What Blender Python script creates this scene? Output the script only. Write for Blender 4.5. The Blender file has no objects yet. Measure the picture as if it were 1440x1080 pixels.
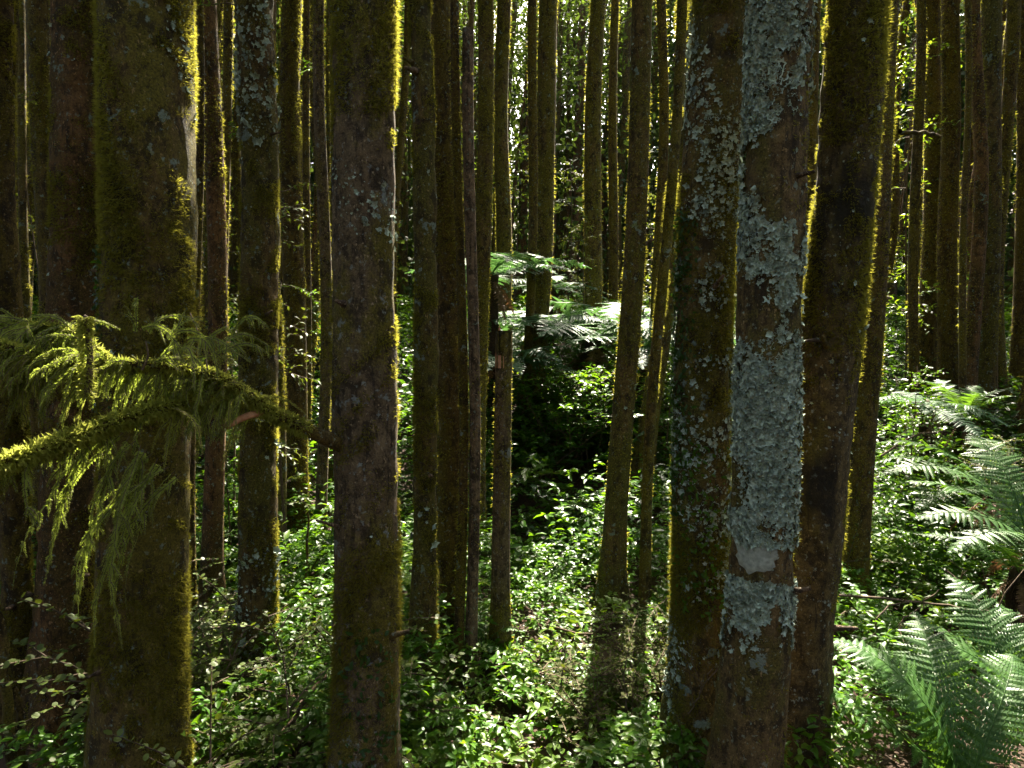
import bpy, math, random
import numpy as np
from mathutils import Vector, Matrix, Euler

random.seed(11)
RNG = np.random.default_rng(11)
scene = bpy.context.scene
COL = scene.collection
R = math.radians

# ------------------------------------------------------------------ camera
CAM = np.array([0.0, 0.0, 3.5])
PITCH = R(5.0)
F = 973.0
cam_d = bpy.data.cameras.new("camera")
cam_d.sensor_width = 36.0
cam_d.lens = 36.0 * F / 1440.0
cam_d.clip_start = 0.05
cam_d.clip_end = 600.0
cam = bpy.data.objects.new("camera", cam_d)
COL.objects.link(cam)
cam.location = CAM
cam.rotation_euler = (math.pi / 2 - PITCH, 0, 0)
scene.camera = cam

FW = np.array([0, math.cos(PITCH), -math.sin(PITCH)])
UP = np.array([0, math.sin(PITCH), math.cos(PITCH)])


def ray(px, py):
    return FW + np.array([(px - 720) / F, 0, 0]) - UP * ((py - 540) / F)


def at(px, py, d):
    """the point seen at (px, py) of the photograph on the plane y = d"""
    r = ray(px, py)
    return CAM + r * (d / r[1])


def proj(p):
    v = np.asarray(p) - CAM
    z = v @ FW
    return 720 + F * v[0] / z, 540 - F * (v @ UP) / z


def ground(x, y):
    x = np.asarray(x, float); y = np.asarray(y, float)
    t = np.clip((y - 7.4) / 12.0, 0, 1)
    z = 2.7 * t * t * (3 - 2 * t) + 0.02 * np.maximum(0, y - 18) + 0.22 * np.maximum(0, y - 44)
    z = z + 0.10 * np.sin(0.9 * x + 0.4 * y) * np.sin(0.7 * y - 0.3 * x + 1) + 0.05 * np.sin(2.1 * x + 1.3) * np.sin(1.9 * y)
    return z


def on_ground(px, py, lift=0.0):
    r = ray(px, py)
    for d in np.arange(2.0, 40.0, 0.02):
        p = CAM + r * (d / r[1])
        if p[2] <= ground(p[0], p[1]) + lift:
            return p
    return p


# ------------------------------------------------------------------ light
SUN_AZ, SUN_EL = 14.0, 50.0      # degrees right of the view direction, above horizon
SUN = np.array([math.sin(R(SUN_AZ)) * math.cos(R(SUN_EL)), math.cos(R(SUN_AZ)) * math.cos(R(SUN_EL)), math.sin(R(SUN_EL))])
sd = bpy.data.lights.new("sun", 'SUN')
sd.energy = 5.0
sd.angle = R(0.5)
sd.color = (1.0, 0.91, 0.74)
so = bpy.data.objects.new("sun", sd)
COL.objects.link(so)
so.rotation_euler = Vector(-SUN).to_track_quat('-Z', 'Y').to_euler()
so.location = (10, 10, 40)
w = bpy.data.worlds.new("World")
scene.world = w
w.use_nodes = True
nt = w.node_tree
bg = nt.nodes["Background"]
sky = nt.nodes.new("ShaderNodeTexSky")
sky.sky_type = 'NISHITA'
sky.sun_disc = False
sky.sun_elevation = R(SUN_EL)
sky.sun_rotation = R(SUN_AZ)
sky.air_density = 0.6
sky.dust_density = 7.0
sky.ozone_density = 0.6
nt.links.new(sky.outputs[0], bg.inputs[0])
bg.inputs[1].default_value = 0.105
vs = scene.view_settings
vs.view_transform = 'Standard'
vs.look = 'None'
vs.exposure = 3.2
vs.gamma = 1.0
scene.cycles.max_bounces = 6
scene.cycles.diffuse_bounces = 3
scene.cycles.glossy_bounces = 2
scene.cycles.transmission_bounces = 4
scene.cycles.transparent_max_bounces = 4
scene.cycles.use_denoising = True
scene.cycles.sample_clamp_indirect = 6.0
scene.cycles.caustics_reflective = False
scene.cycles.caustics_refractive = False


# ------------------------------------------------------------------ materials
class NT:
    def __init__(self, name):
        self.m = bpy.data.materials.new(name)
        self.m.use_nodes = True
        self.t = self.m.node_tree
        self.t.nodes.clear()
        self.out = self.t.nodes.new("ShaderNodeOutputMaterial")

    def n(self, typ, **kw):
        nd = self.t.nodes.new(typ)
        for k, v in kw.items():
            if k.startswith("i_"):
                key = k[2:]
                key = int(key) if key.isdigit() else key.replace("_", " ")
                self.put(nd.inputs[key], v)
            else:
                setattr(nd, k, v)
        return nd

    def put(self, sock, v):
        if isinstance(v, bpy.types.NodeSocket):
            self.t.links.new(v, sock)
        else:
            sock.default_value = v

    def noise(self, vec, scale, detail=3, rough=0.55):
        nd = self.n("ShaderNodeTexNoise", i_Vector=vec, i_Scale=scale, i_Detail=detail, i_Roughness=rough)
        return nd.outputs[0]

    def ramp(self, fac, a, b, ca=None, cb=None):
        """a smooth step a..b, or a two-colour ramp"""
        if ca is None:
            nd = self.n("ShaderNodeMapRange", i_Value=fac)
            nd.interpolation_type = 'SMOOTHSTEP'
            nd.inputs[1].default_value = a
            nd.inputs[2].default_value = b
            return nd.outputs[0]
        nd = self.n("ShaderNodeValToRGB", i_Fac=fac)
        e = nd.color_ramp.elements
        e[0].position, e[1].position = a, b
        e[0].color = (*ca, 1); e[1].color = (*cb, 1)
        return nd.outputs[0]

    def mix(self, fac, a, b):
        nd = self.n("ShaderNodeMix")
        nd.data_type = 'RGBA'
        for s, v in ((nd.inputs[0], fac), (nd.inputs[6], a), (nd.inputs[7], b)):
            self.put(s, v if isinstance(v, (bpy.types.NodeSocket, float, int)) else (*v, 1))
        return nd.outputs[2]

    def math(self, op, a, b=0.0):
        nd = self.n("ShaderNodeMath", operation=op)
        self.put(nd.inputs[0], a); self.put(nd.inputs[1], b)
        return nd.outputs[0]

    def coords(self):
        tc = self.n("ShaderNodeTexCoord")
        oi = self.n("ShaderNodeObjectInfo")
        sc_ = self.n("ShaderNodeVectorMath", operation='MULTIPLY_ADD')
        sc_.inputs[1].default_value = (1, 1, 1)
        mul = self.math('MULTIPLY', oi.outputs["Random"], 60.0)
        self.t.links.new(tc.outputs["Object"], sc_.inputs[0])
        self.t.links.new(mul, sc_.inputs[2])
        return sc_.outputs[0], oi.outputs["Random"]

    def stretch(self, vec, s):
        mp = self.n("ShaderNodeMapping", i_Vector=vec)
        mp.inputs["Scale"].default_value = s
        return mp.outputs[0]

    def surf(self, sh):
        self.t.links.new(sh, self.out.inputs[0])
        return self.m


def bark_material(name, brown, brown2, moss, lichen, moss_lo, moss_hi, lich_lo, lich_hi, stain=0.0, rough=0.9, bump=1.0):
    k = NT(name)
    v, rnd = k.coords()
    vs_ = k.stretch(v, (1, 1, 0.35))
    n_big = k.noise(vs_, 3.0, 4)
    n_mid = k.noise(v, 14.0, 5, 0.65)
    n_fine = k.noise(v, 75.0, 5, 0.75)
    n_mix = k.math('ADD', k.math('MULTIPLY', n_mid, 0.55), k.math('MULTIPLY', n_fine, 0.45))
    col = k.ramp(n_mix, 0.38, 0.62, tuple(c * 0.6 for c in brown), tuple(c * 1.15 for c in brown2))
    crack = k.noise(k.stretch(v, (1, 1, 0.16)), 28.0, 4, 0.6)
    col = k.mix(k.math('MULTIPLY', k.ramp(crack, 0.54, 0.66), 0.75), col, (0.010, 0.007, 0.005))
    mfac = k.math('ADD', k.math('MULTIPLY', n_big, 0.7), k.math('MULTIPLY', n_mid, 0.3))
    mask = k.ramp(mfac, moss_lo, moss_hi)
    mcol = k.ramp(n_fine, 0.36, 0.64, tuple(c * 0.22 for c in moss), moss)
    col = k.mix(mask, col, mcol)
    crevice = k.noise(k.stretch(v, (1, 1, .6)), 8.5, 7, 0.72)
    col = k.mix(k.math('MULTIPLY', k.ramp(crevice, 0.50, 0.60), 0.78), col, (0.016, 0.010, 0.004))  # crevice shade painted into the bark colour as dark random mottling
    fleck = k.noise(k.stretch(v, (1, 1, .7)), 48.0, 3, 0.6)
    col = k.mix(k.math('MULTIPLY', k.ramp(fleck, 0.62, 0.68), 0.6), col, tuple(min(1, c * 1.9 + .04) for c in brown2))
    # lichen: pale crusts with ragged edges and a scatter of small spots
    nl = k.noise(v, 5.0, 6, 0.62)
    off = k.n("ShaderNodeVectorMath", operation='ADD', i_0=v)
    off.inputs[1].default_value = (7.3, 1.9, 4.4)
    nl2 = k.noise(off.outputs[0], 26.0, 4, 0.6)
    lf = k.math('ADD', k.math('MULTIPLY', nl, 0.72), k.math('MULTIPLY', nl2, 0.28))
    lmask = k.ramp(lf, lich_lo, lich_hi)
    lcol = k.ramp(n_fine, 0.3, 0.75, tuple(c * 0.55 for c in lichen), lichen)
    col = k.mix(lmask, col, lcol)
    spots = k.ramp(nl2, 0.62, 0.66)
    col = k.mix(k.math('MULTIPLY', spots, 0.55), col, lichen)
    if stain > 0:
        ns = k.math('ADD', k.math('MULTIPLY', k.noise(k.stretch(off.outputs[0], (1, 1, 0.5)), 1.9, 4, 0.6), .8), k.math('MULTIPLY', n_fine, .2))
        col = k.mix(k.math('MULTIPLY', k.ramp(ns, 0.50, 0.60), stain), col, (0.008, 0.007, 0.005))
    bs = k.n("ShaderNodeBsdfPrincipled", i_Base_Color=col, i_Roughness=rough)
    bs.inputs["Specular IOR Level"].default_value = 0.25
    h = k.math('ADD', k.math('MULTIPLY', n_mid, 0.6), k.math('MULTIPLY', n_fine, 0.4))
    h = k.math('SUBTRACT', h, k.math('MULTIPLY', crevice, 0.7))
    bp = k.n("ShaderNodeBump", i_Height=h, i_Strength=bump, i_Distance=0.045)
    k.t.links.new(bp.outputs[0], bs.inputs["Normal"])
    return k.surf(bs.outputs[0])


def leaf_material(name, c1, c2, tr, trans=0.35, rough=0.38, scale=9.0, spec=0.5):
    k = NT(name)
    v, rnd = k.coords()
    n1 = k.noise(v, scale, 3)
    n2 = k.noise(v, scale * 5.0, 2)
    f = k.math('ADD', k.math('MULTIPLY', n1, 0.6), k.math('MULTIPLY', n2, 0.4))
    col = k.ramp(f, 0.33, 0.67, c1, c2)
    bs = k.n("ShaderNodeBsdfPrincipled", i_Base_Color=col, i_Roughness=rough)
    bs.inputs["Specular IOR Level"].default_value = spec
    t1 = k.ramp(f, 0.33, 0.67, tuple(c * 0.6 for c in tr), tr)
    tl = k.n("ShaderNodeBsdfTranslucent", i_Color=t1)
    mx = k.n("ShaderNodeMixShader", i_0=trans)
    k.t.links.new(bs.outputs[0], mx.inputs[1]); k.t.links.new(tl.outputs[0], mx.inputs[2])
    return k.surf(mx.outputs[0])


def plain(name, c1, c2, scale=12.0, rough=0.9, bump=0.4):
    k = NT(name)
    v, rnd = k.coords()
    n1 = k.noise(v, scale, 5, 0.65)
    col = k.ramp(n1, 0.3, 0.7, c1, c2)
    bs = k.n("ShaderNodeBsdfPrincipled", i_Base_Color=col, i_Roughness=rough)
    bs.inputs["Specular IOR Level"].default_value = 0.2
    bp = k.n("ShaderNodeBump", i_Height=n1, i_Strength=bump, i_Distance=0.02)
    k.t.links.new(bp.outputs[0], bs.inputs["Normal"])
    return k.surf(bs.outputs[0])


LICH = (0.20, 0.25, 0.21)
MOSS = (0.158, 0.130, 0.015)
M = {}
M['mossy'] = bark_material("mossy_bark", (0.050, 0.031, 0.009), (0.150, 0.098, 0.030), MOSS, LICH, 0.40, 0.54, 0.60, 0.64)
M['brown'] = bark_material("brown_bark", (0.070, 0.032, 0.010), (0.195, 0.104, 0.038), (0.12, 0.075, 0.018), LICH, 0.44, 0.57, 0.60, 0.65)
M['violet'] = bark_material("violet_brown_bark", (0.050, 0.032, 0.015), (0.160, 0.112, 0.062), MOSS, (0.21, 0.23, 0.22), 0.45, 0.58, 0.585, 0.64)
M['lichen'] = bark_material("lichen_bark", (0.060, 0.037, 0.013), (0.165, 0.108, 0.042), (0.13, 0.105, 0.02), (0.22, 0.26, 0.21), 0.47, 0.60, 0.60, 0.625)
M['halflichen'] = bark_material("half_lichen_bark", (0.055, 0.034, 0.010), (0.150, 0.098, 0.030), (0.125, 0.108, 0.016), (0.19, 0.24, 0.21), 0.42, 0.55, 0.585, 0.62)
M['stain'] = bark_material("stained_bark", (0.036, 0.025, 0.009), (0.130, 0.092, 0.034), (0.125, 0.10, 0.015), (0.28, 0.33, 0.30), 0.47, 0.60, 0.62, 0.66, stain=0.9)
M['dark'] = bark_material("dark_bark", (0.042, 0.024, 0.007), (0.125, 0.080, 0.022), (0.150, 0.110, 0.012), LICH, 0.41, 0.55, 0.63, 0.66)
M['dead'] = bark_material("dead_wood", (0.07, 0.045, 0.026), (0.19, 0.125, 0.075), (0.08, 0.07, 0.02), LICH, 0.58, 0.68, 0.62, 0.66)
M['wood'] = plain("broken_wood", (0.24, 0.10, 0.05), (0.50, 0.27, 0.15), 20)
M['fernroot'] = plain("fern_trunk_fibre", (0.014, 0.009, 0.005), (0.055, 0.034, 0.020), 30)
M['twig'] = plain("twig_bark", (0.04, 0.028, 0.018), (0.13, 0.095, 0.065), 30)
M['moss'] = leaf_material("moss", (0.032, 0.026, 0.005), (0.150, 0.136, 0.024), (0.46, 0.43, 0.05), 0.50, 0.8, 45.0, 0.1)
M['mossbright'] = leaf_material("branch_moss", (0.10, 0.096, 0.014), (0.26, 0.27, 0.045), (0.50, 0.54, 0.09), 0.48, 0.7, 7.0, 0.15)
M['hang'] = leaf_material("hanging_moss_leaf", (0.11, 0.13, 0.018), (0.25, 0.28, 0.045), (0.38, 0.48, 0.06), 0.50, 0.6, 9.0, 0.25)
M['flake'] = leaf_material("lichen_flake", (0.115, 0.15, 0.115), (0.48, 0.56, 0.46), (0.15, 0.2, 0.16), 0.12, 0.85, 17.0, 0.15)
M['leaf'] = leaf_material("glossy_leaf", (0.022, 0.072, 0.006), (0.065, 0.145, 0.010), (0.15, 0.30, 0.008), 0.45, 0.36, 3.0, 0.24)
M['leafpale'] = leaf_material("pale_leaf", (0.045, 0.100, 0.012), (0.11, 0.175, 0.024), (0.23, 0.35, 0.014), 0.46, 0.38, 3.0, 0.24)
M['leafdark'] = leaf_material("dark_leaf", (0.011, 0.036, 0.008), (0.032, 0.076, 0.013), (0.09, 0.20, 0.008), 0.42, 0.32, 3.0, 0.30)
M['leafsmall'] = leaf_material("small_leaf", (0.035, 0.062, 0.012), (0.095, 0.125, 0.024), (0.18, 0.23, 0.016), 0.40, 0.45, 4.0, 0.28)
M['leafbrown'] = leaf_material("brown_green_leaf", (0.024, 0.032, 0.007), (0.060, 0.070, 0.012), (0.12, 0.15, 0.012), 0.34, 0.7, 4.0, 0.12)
M['fern'] = leaf_material("fern_leaf", (0.025, 0.075, 0.015), (0.055, 0.125, 0.025), (0.13, 0.26, 0.014), 0.40, 0.42, 3.0, 0.32)
M['fernblue'] = leaf_material("tree_fern_leaf", (0.030, 0.080, 0.040), (0.065, 0.125, 0.062), (0.085, 0.19, 0.04), 0.42, 0.48, 3.0, 0.24)
M['crown'] = leaf_material("crown_leaf", (0.035, 0.06, 0.012), (0.08, 0.115, 0.022), (0.14, 0.22, 0.02), 0.42, 0.5, 0.7, 0.3)
M['far'] = leaf_material("far_leaf", (0.016, 0.032, 0.010), (0.042, 0.065, 0.018), (0.11, 0.17, 0.022), 0.30, 0.6, 0.5, 0.12)
M['litter'] = leaf_material("dead_leaf", (0.06, 0.03, 0.015), (0.17, 0.09, 0.05), (0.15, 0.07, 0.03), 0.15, 0.7, 5.0, 0.3)
M['soil'] = plain("forest_soil", (0.012, 0.008, 0.005), (0.05, 0.028, 0.016), 5.0)


# ------------------------------------------------------------------ mesh helpers
def mesh_np(name, V, T, smooth=False):
    """a mesh from an (n,3) vertex array and an (m,3) triangle array"""
    V = np.ascontiguousarray(V, np.float32); T = np.ascontiguousarray(T, np.int32)
    me = bpy.data.meshes.new(name)
    me.vertices.add(len(V)); me.vertices.foreach_set("co", V.ravel())
    me.loops.add(T.size); me.loops.foreach_set("vertex_index", T.ravel())
    me.polygons.add(len(T))
    me.polygons.foreach_set("loop_start", np.arange(0, T.size, 3, dtype=np.int32))
    me.polygons.foreach_set("loop_total", np.full(len(T), 3, np.int32))
    if smooth:
        me.polygons.foreach_set("use_smooth", np.ones(len(T), bool))
    me.update(calc_edges=True)
    me.validate()
    return me


def obj(name, me, mat, parent=None, loc=None):
    o = bpy.data.objects.new(name, me)
    COL.objects.link(o)
    if mat is not None and not me.materials:
        me.materials.append(mat)
    if parent is not None:
        o.parent = parent
    if loc is not None:
        o.location = loc
    return o


def thing(name, label, cat, loc, group=None, rz=0.0, s=1.0):
    o = bpy.data.objects.new(name, None)
    COL.objects.link(o)
    o.empty_display_size = 0.2
    o.location = loc
    o.rotation_euler = (0, 0, rz)
    o.scale = (s, s, s)
    o['label'] = label
    o['category'] = cat
    if group:
        o['group'] = group
    return o


def unit(a):
    return a / np.maximum(np.linalg.norm(a, axis=-1, keepdims=True), 1e-9)


def rnd_unit(n, rng=None):
    return unit((rng or RNG).normal(size=(n, 3)))


TPL = {
    'blade': (np.array([[0, -.5, 0], [0, .5, 0], [1, 0, 0]], float), np.array([[0, 1, 2]])),
    'bent': (np.array([[0, -.5, 0], [0, .5, 0], [.55, -.4, .06], [.55, .4, .06], [1, 0, -.12]], float), np.array([[0, 1, 2], [1, 3, 2], [2, 3, 4]])),
    'leaf4': (np.array([[0, 0, 0], [.42, -.5, .07], [.42, .5, .07], [.5, 0, 0], [1, 0, -.1]], float), np.array([[0, 3, 1], [0, 2, 3], [1, 3, 4], [3, 2, 4]])),
    'leaf8': (np.array([[0, 0, 0], [.22, -.36, .05], [.22, 0, 0], [.22, .36, .05], [.6, -.44, .03], [.6, 0, -.03], [.6, .44, .03], [1, 0, -.18]], float),
              np.array([[0, 2, 1], [0, 3, 2], [1, 2, 5], [1, 5, 4], [2, 3, 6], [2, 6, 5], [4, 5, 7], [5, 6, 7]])),
    'round': (np.array([[0, 0, 0], [.3, -.45, .04], [.3, .45, .04], [.75, -.4, .02], [.75, .4, .02], [1, 0, -.04]], float), np.array([[0, 2, 1], [1, 2, 3], [2, 4, 3], [3, 4, 5]])),
}
for q in range(3):
    a = np.linspace(0, 2 * math.pi, 10, endpoint=False)
    rr = 0.5 * np.array([1, .55, .9, .6, 1, .5, .85, .55, 1, .6])[np.roll(np.arange(10), q * 3)] * (0.85 + 0.3 * RNG.random(10))
    fv = np.concatenate([[[0, 0, 0]], np.stack([rr * np.cos(a), rr * np.sin(a), 0.16 + 0.22 * RNG.random(10)], 1)])
    TPL['flake%d' % q] = (fv, np.array([[0, 1 + i, 1 + (i + 1) % 10] for i in range(10)]))


class Batch:
    def __init__(self):
        self.V, self.T, self.n = [], [], 0

    def add(self, V, T):
        self.V.append(V); self.T.append(T + self.n); self.n += len(V)

    def inst(self, tpl, P, D, N, L, W):
        """copies of a small leaf shape: base P, along D, facing N, length L, width W"""
        tv, tt = TPL[tpl]
        P = np.asarray(P, float); n = len(P)
        if n == 0:
            return
        D = unit(np.asarray(D, float)); S = unit(np.cross(N, D)); N = np.cross(D, S)
        L = np.broadcast_to(L, (n,)); W = np.broadcast_to(W, (n,))
        V = (P[:, None] + D[:, None] * (tv[None, :, 0, None] * L[:, None, None]) + S[:, None] * (tv[None, :, 1, None] * W[:, None, None])
             + N[:, None] * (tv[None, :, 2, None] * L[:, None, None]))
        T = tt[None] + (np.arange(n) * len(tv))[:, None, None]
        self.add(V.reshape(-1, 3), T.reshape(-1, 3))

    def tube(self, pts, rad, sides=5):
        pts = np.asarray(pts, float); n = len(pts)
        rad = np.broadcast_to(rad, (n,))
        tan = unit(np.gradient(pts, axis=0))
        ref = np.array([0, 0, 1.0]) if abs(tan[:, 2]).mean() < 0.8 else np.array([1.0, 0, 0])
        s = unit(np.cross(tan, ref)); u = np.cross(s, tan)
        a = np.linspace(0, 2 * math.pi, sides, endpoint=False)
        V = pts[:, None] + rad[:, None, None] * (s[:, None] * np.cos(a)[None, :, None] + u[:, None] * np.sin(a)[None, :, None])
        V = np.concatenate([V.reshape(-1, 3), pts[-1:] + tan[-1:] * rad[-1]])
        T = []
        for i in range(n - 1):
            for j in range(sides):
                k = (j + 1) % sides
                T += [[i * sides + j, i * sides + k, (i + 1) * sides + k], [i * sides + j, (i + 1) * sides + k, (i + 1) * sides + j]]
        for j in range(sides):
            T.append([(n - 1) * sides + j, (n - 1) * sides + (j + 1) % sides, n * sides])
        self.add(V, np.array(T))

    def build(self, name, mat, parent=None, smooth=False, loc=None):
        return obj(name, self.mesh(name, mat, smooth), mat, parent, loc)

    def mesh(self, name, mat, smooth=False):
        me = mesh_np(name, np.concatenate(self.V), np.concatenate(self.T), smooth)
        me.materials.append(mat)
        return me


class Field:
    """cheap smooth noise of a point: a sum of random sines, about -1..1"""
    def __init__(self, freq, seed, n=7):
        r = np.random.default_rng(seed)
        self.k = r.normal(size=(n, 3)) * freq
        self.p = r.random(n) * 6.28

    def __call__(self, P):
        return np.sin(np.asarray(P) @ self.k.T + self.p).sum(-1) / math.sqrt(len(self.p)) / 0.9


# ------------------------------------------------------------------ canopy cut open or left dense to steer the sun
SHADE = []         # stretches kept in shade by keeping every crown leaf above them


def shade_at(p, r, q=None):
    SHADE.append((np.asarray(p, float), np.asarray(q if q is not None else p, float), r))


OPEN = []          # (point a, point b, radius): the sun reaches this stretch


def open_at(p, r, q=None):
    OPEN.append((np.asarray(p, float), np.asarray(q if q is not None else p, float), r))


def sun_open(P):
    keep = np.ones(len(P), bool)
    for a, b, r in OPEN:
        for t in np.linspace(0, 1, max(2, int(np.linalg.norm(b - a) / (r * 0.9)) + 1)):
            v = P - (a * (1 - t) + b * t)
            s = v @ SUN
            keep &= ~((np.linalg.norm(v - s[:, None] * SUN, axis=1) < r + .3) & (s > 0))
    return keep


def lit_keep(P):
    """mask of crown leaves: all of them over the shady stretches, some elsewhere, none in the sun's openings"""
    keep = np.random.default_rng(len(P)).random(len(P)) < .24
    for a, b, r in SHADE:
        for t in np.linspace(0, 1, max(2, int(np.linalg.norm(b - a) / (r * 0.9)) + 1)):
            v = P - (a * (1 - t) + b * t)
            s = v @ SUN
            keep |= (np.linalg.norm(v - s[:, None] * SUN, axis=1) < r) & (s > 0)
    for a, b, r in OPEN:
        n = 1 if np.allclose(a, b) else max(2, int(np.linalg.norm(b - a) / (r * 0.9)) + 1)
        for t in np.linspace(0, 1, n):
            v = P - (a * (1 - t) + b * t)
            s = v @ SUN
            keep &= ~((np.linalg.norm(v - s[:, None] * SUN, axis=1) < r) & (s > 0))
    return keep


# ------------------------------------------------------------------ trees
class Trunk:
    def __init__(self, p0, p1, d_mid, height, seed, flare=0.45, wob=0.03, taper=0.022):
        """axis through p0 (at the base) and p1; d_mid: diameter a little above eye level"""
        self.base = np.array(p0, float)
        self.slope = (np.array(p1, float) - self.base) / (p1[2] - p0[2])
        self.H = height
        self.r = d_mid / 2
        self.flare, self.wob, self.taper = flare, wob, taper
        r = np.random.default_rng(seed)
        self.ph = r.random(8) * 6.28
        self.f = r.uniform(0.5, 1.0, 8)
        self.field = Field(9.0, seed)
        self.seed = seed

    def axis(self, h):
        h = np.asarray(h, float)
        c = self.slope * h[..., None]
        c = c + np.stack([self.wob * (np.sin(h * self.f[0] + self.ph[0]) - math.sin(self.ph[0])), self.wob * np.sin(h * self.f[1] + self.ph[1]), 0 * h], -1)
        return c            # local, base at the origin

    def rad(self, h, th):
        r = self.r * np.maximum(0.25, 1 - self.taper * (h - 2.5))
        r = r * (1 + self.flare * 1.7 * np.exp(-np.maximum(h, 0) / 0.38) * (1 + 0.45 * np.sin(4 * th + self.ph[2]) + .2 * np.sin(7 * th + self.ph[7])))
        r = r * (1 + 0.035 * np.sin(2 * th + self.ph[3] + 0.5 * h) + 0.022 * np.sin(5 * th + self.ph[4] + 0.9 * np.sin(h * 0.8)) + 0.03 * np.sin(h * 1.9 + self.ph[5]) * np.sin(th + self.ph[6]))
        return r

    def point(self, h, th, lift=0.0):
        r = self.rad(h, th) + lift
        c = self.axis(h)
        return c + np.stack([r * np.cos(th), r * np.sin(th), 0 * h], -1)

    def mesh(self, sides, step, top_fine):
        hs = list(np.arange(-0.4, top_fine, step)) + list(np.arange(top_fine, self.H, 0.8)) + [self.H]
        hs = np.array(hs)
        th = np.linspace(0, 2 * math.pi, sides, endpoint=False)
        HH, TT = np.meshgrid(hs, th, indexing='ij')
        V = self.point(HH, TT)
        if step < 0.1:
            nrm = np.stack([np.cos(TT), np.sin(TT), 0 * TT], -1)
            V = V + nrm * (0.007 * self.field(V * np.array([1, 1, .45]))[..., None] + 0.004 * self.field(V * np.array([3, 3, 2.0]))[..., None])
        n, s = HH.shape
        i, j = np.meshgrid(np.arange(n - 1), np.arange(s), indexing='ij')
        k = (j + 1) % s
        a, b, c, d = i * s + j, i * s + k, (i + 1) * s + k, (i + 1) * s + j
        T = np.concatenate([np.stack([a, b, c], -1).reshape(-1, 3), np.stack([a, c, d], -1).reshape(-1, 3)])
        V = V.reshape(-1, 3)
        top = self.axis(np.array([self.H + self.r * 0.3]))
        V = np.concatenate([V, top])
        T = np.concatenate([T, np.array([[(n - 1) * s + q, (n - 1) * s + (q + 1) % s, n * s] for q in range(s)])])
        return mesh_np("trunk", V, T, True)


def add_moss(tk, root, h0, h1, density, length, width, mat, cover=0.0, seed=0, name='moss', tpl='blade', per=3):
    """a pelt of moss tufts on the bark"""
    rng = np.random.default_rng(seed + 5)
    area = 2 * math.pi * tk.r * (h1 - h0)
    n = int(area * density)
    if n < 10:
        return None
    h = rng.uniform(h0, h1, n); th = rng.uniform(0, 2 * math.pi, n)
    P = tk.point(h, th, -0.002)
    f = Field(5.0, seed + 1)(P * np.array([1, 1, .5])) + 0.5 * Field(16.0, seed + 2)(P)
    k = f > -cover + rng.normal(size=n) * 0.14
    P, th = P[k], th[k]; fk = f[k]
    n = len(P)
    nr = np.stack([np.cos(th), np.sin(th), np.zeros(n)], -1)
    b = Batch()
    for q in range(per):
        D = nr * rng.uniform(.35, 1.0, (n, 1)) + rnd_unit(n, rng) * 0.75 + np.array([0, 0, -0.45])
        L = length * rng.uniform(.5, 1.4, n) * (1 + 0.5 * np.clip(fk, -1, 1.6))
        b.inst(tpl, P, D, rnd_unit(n, rng), L, width * rng.uniform(.6, 1.3, n))
    return b.build(name, mat, root)


def add_lichen(tk, root, h0, h1, n, size, thr, seed, freq=2.6, mat='flake', side=None, hole=None):
    rng = np.random.default_rng(seed + 9)
    h = rng.uniform(h0, h1, n); th = rng.uniform(0, 2 * math.pi, n) if side is None else rng.normal(side[0], side[1], n)
    P = tk.point(h, th, 0.003)
    f = Field(freq, seed + 3)(P) + 0.55 * Field(freq * 3.2, seed + 4)(P)
    k = f > thr + rng.normal(size=n) * 0.32
    if hole:
        k &= np.abs(h - hole[0]) > hole[1] + .035 * Field(14.0, seed + 8)(P)
    P, th = P[k], th[k]; n = len(P)
    nr = np.stack([np.cos(th), np.sin(th), np.zeros(n)], -1)
    b = Batch()
    pick = rng.integers(0, 3, n)
    D = unit(np.cross(nr, rnd_unit(n, rng)))
    N = nr + rng.normal(size=(n, 3)) * 0.55
    L = size * np.clip(np.exp(rng.normal(-.3, .65, n)), .22, 2.6)
    for q in range(3):
        m = pick == q
        b.inst('flake%d' % q, P[m], D[m], N[m], L[m], L[m] * rng.uniform(.75, 1.2, m.sum()))
    o = b.build('lichen', M[mat], root)
    o['kind'] = 'stuff'
    return o


def add_crown(tk, root, seed, h0, h1, rad, n, size=0.16):
    """a sparse feathery crown: leaf sprays in clumps on the upper trunk"""
    rng = np.random.default_rng(seed + 21)
    nc = 16
    ch = rng.uniform(h0, h1, nc)
    rr = rad * np.sqrt(rng.random(nc)) * (1.1 - 0.6 * (ch - h0) / (h1 - h0))
    ca = rng.uniform(0, 6.28, nc)
    C = tk.axis(ch) + np.stack([rr * np.cos(ca), rr * np.sin(ca), 0 * ch], -1)
    which = rng.integers(0, nc, n)
    P = C[which] + rng.normal(size=(n, 3)) * np.array([.55, .55, .40]) * rad / 1.6
    world = P + tk.base
    P = P[lit_keep(world)]
    n = len(P)
    if n == 0:
        return None
    b = Batch()
    D = rnd_unit(n, rng) * np.array([1, 1, .5])
    N = rnd_unit(n, rng) * .7 + np.array([0, 0, 1.0])
    b.inst('leaf4', P, D, N, size * rng.uniform(.6, 1.5, n), size * 0.42 * rng.uniform(.7, 1.3, n))
    # a few limbs
    for q in range(0, nc, 2):
        a = tk.axis(np.array([ch[q] - 0.5]))[0]
        b.tube(np.array([a, (a + C[q]) / 2 + [0, 0, .15], C[q]]), np.array([.035, .022, .01]), 4)
    return b.build('crown', M['crown'], root)


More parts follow.
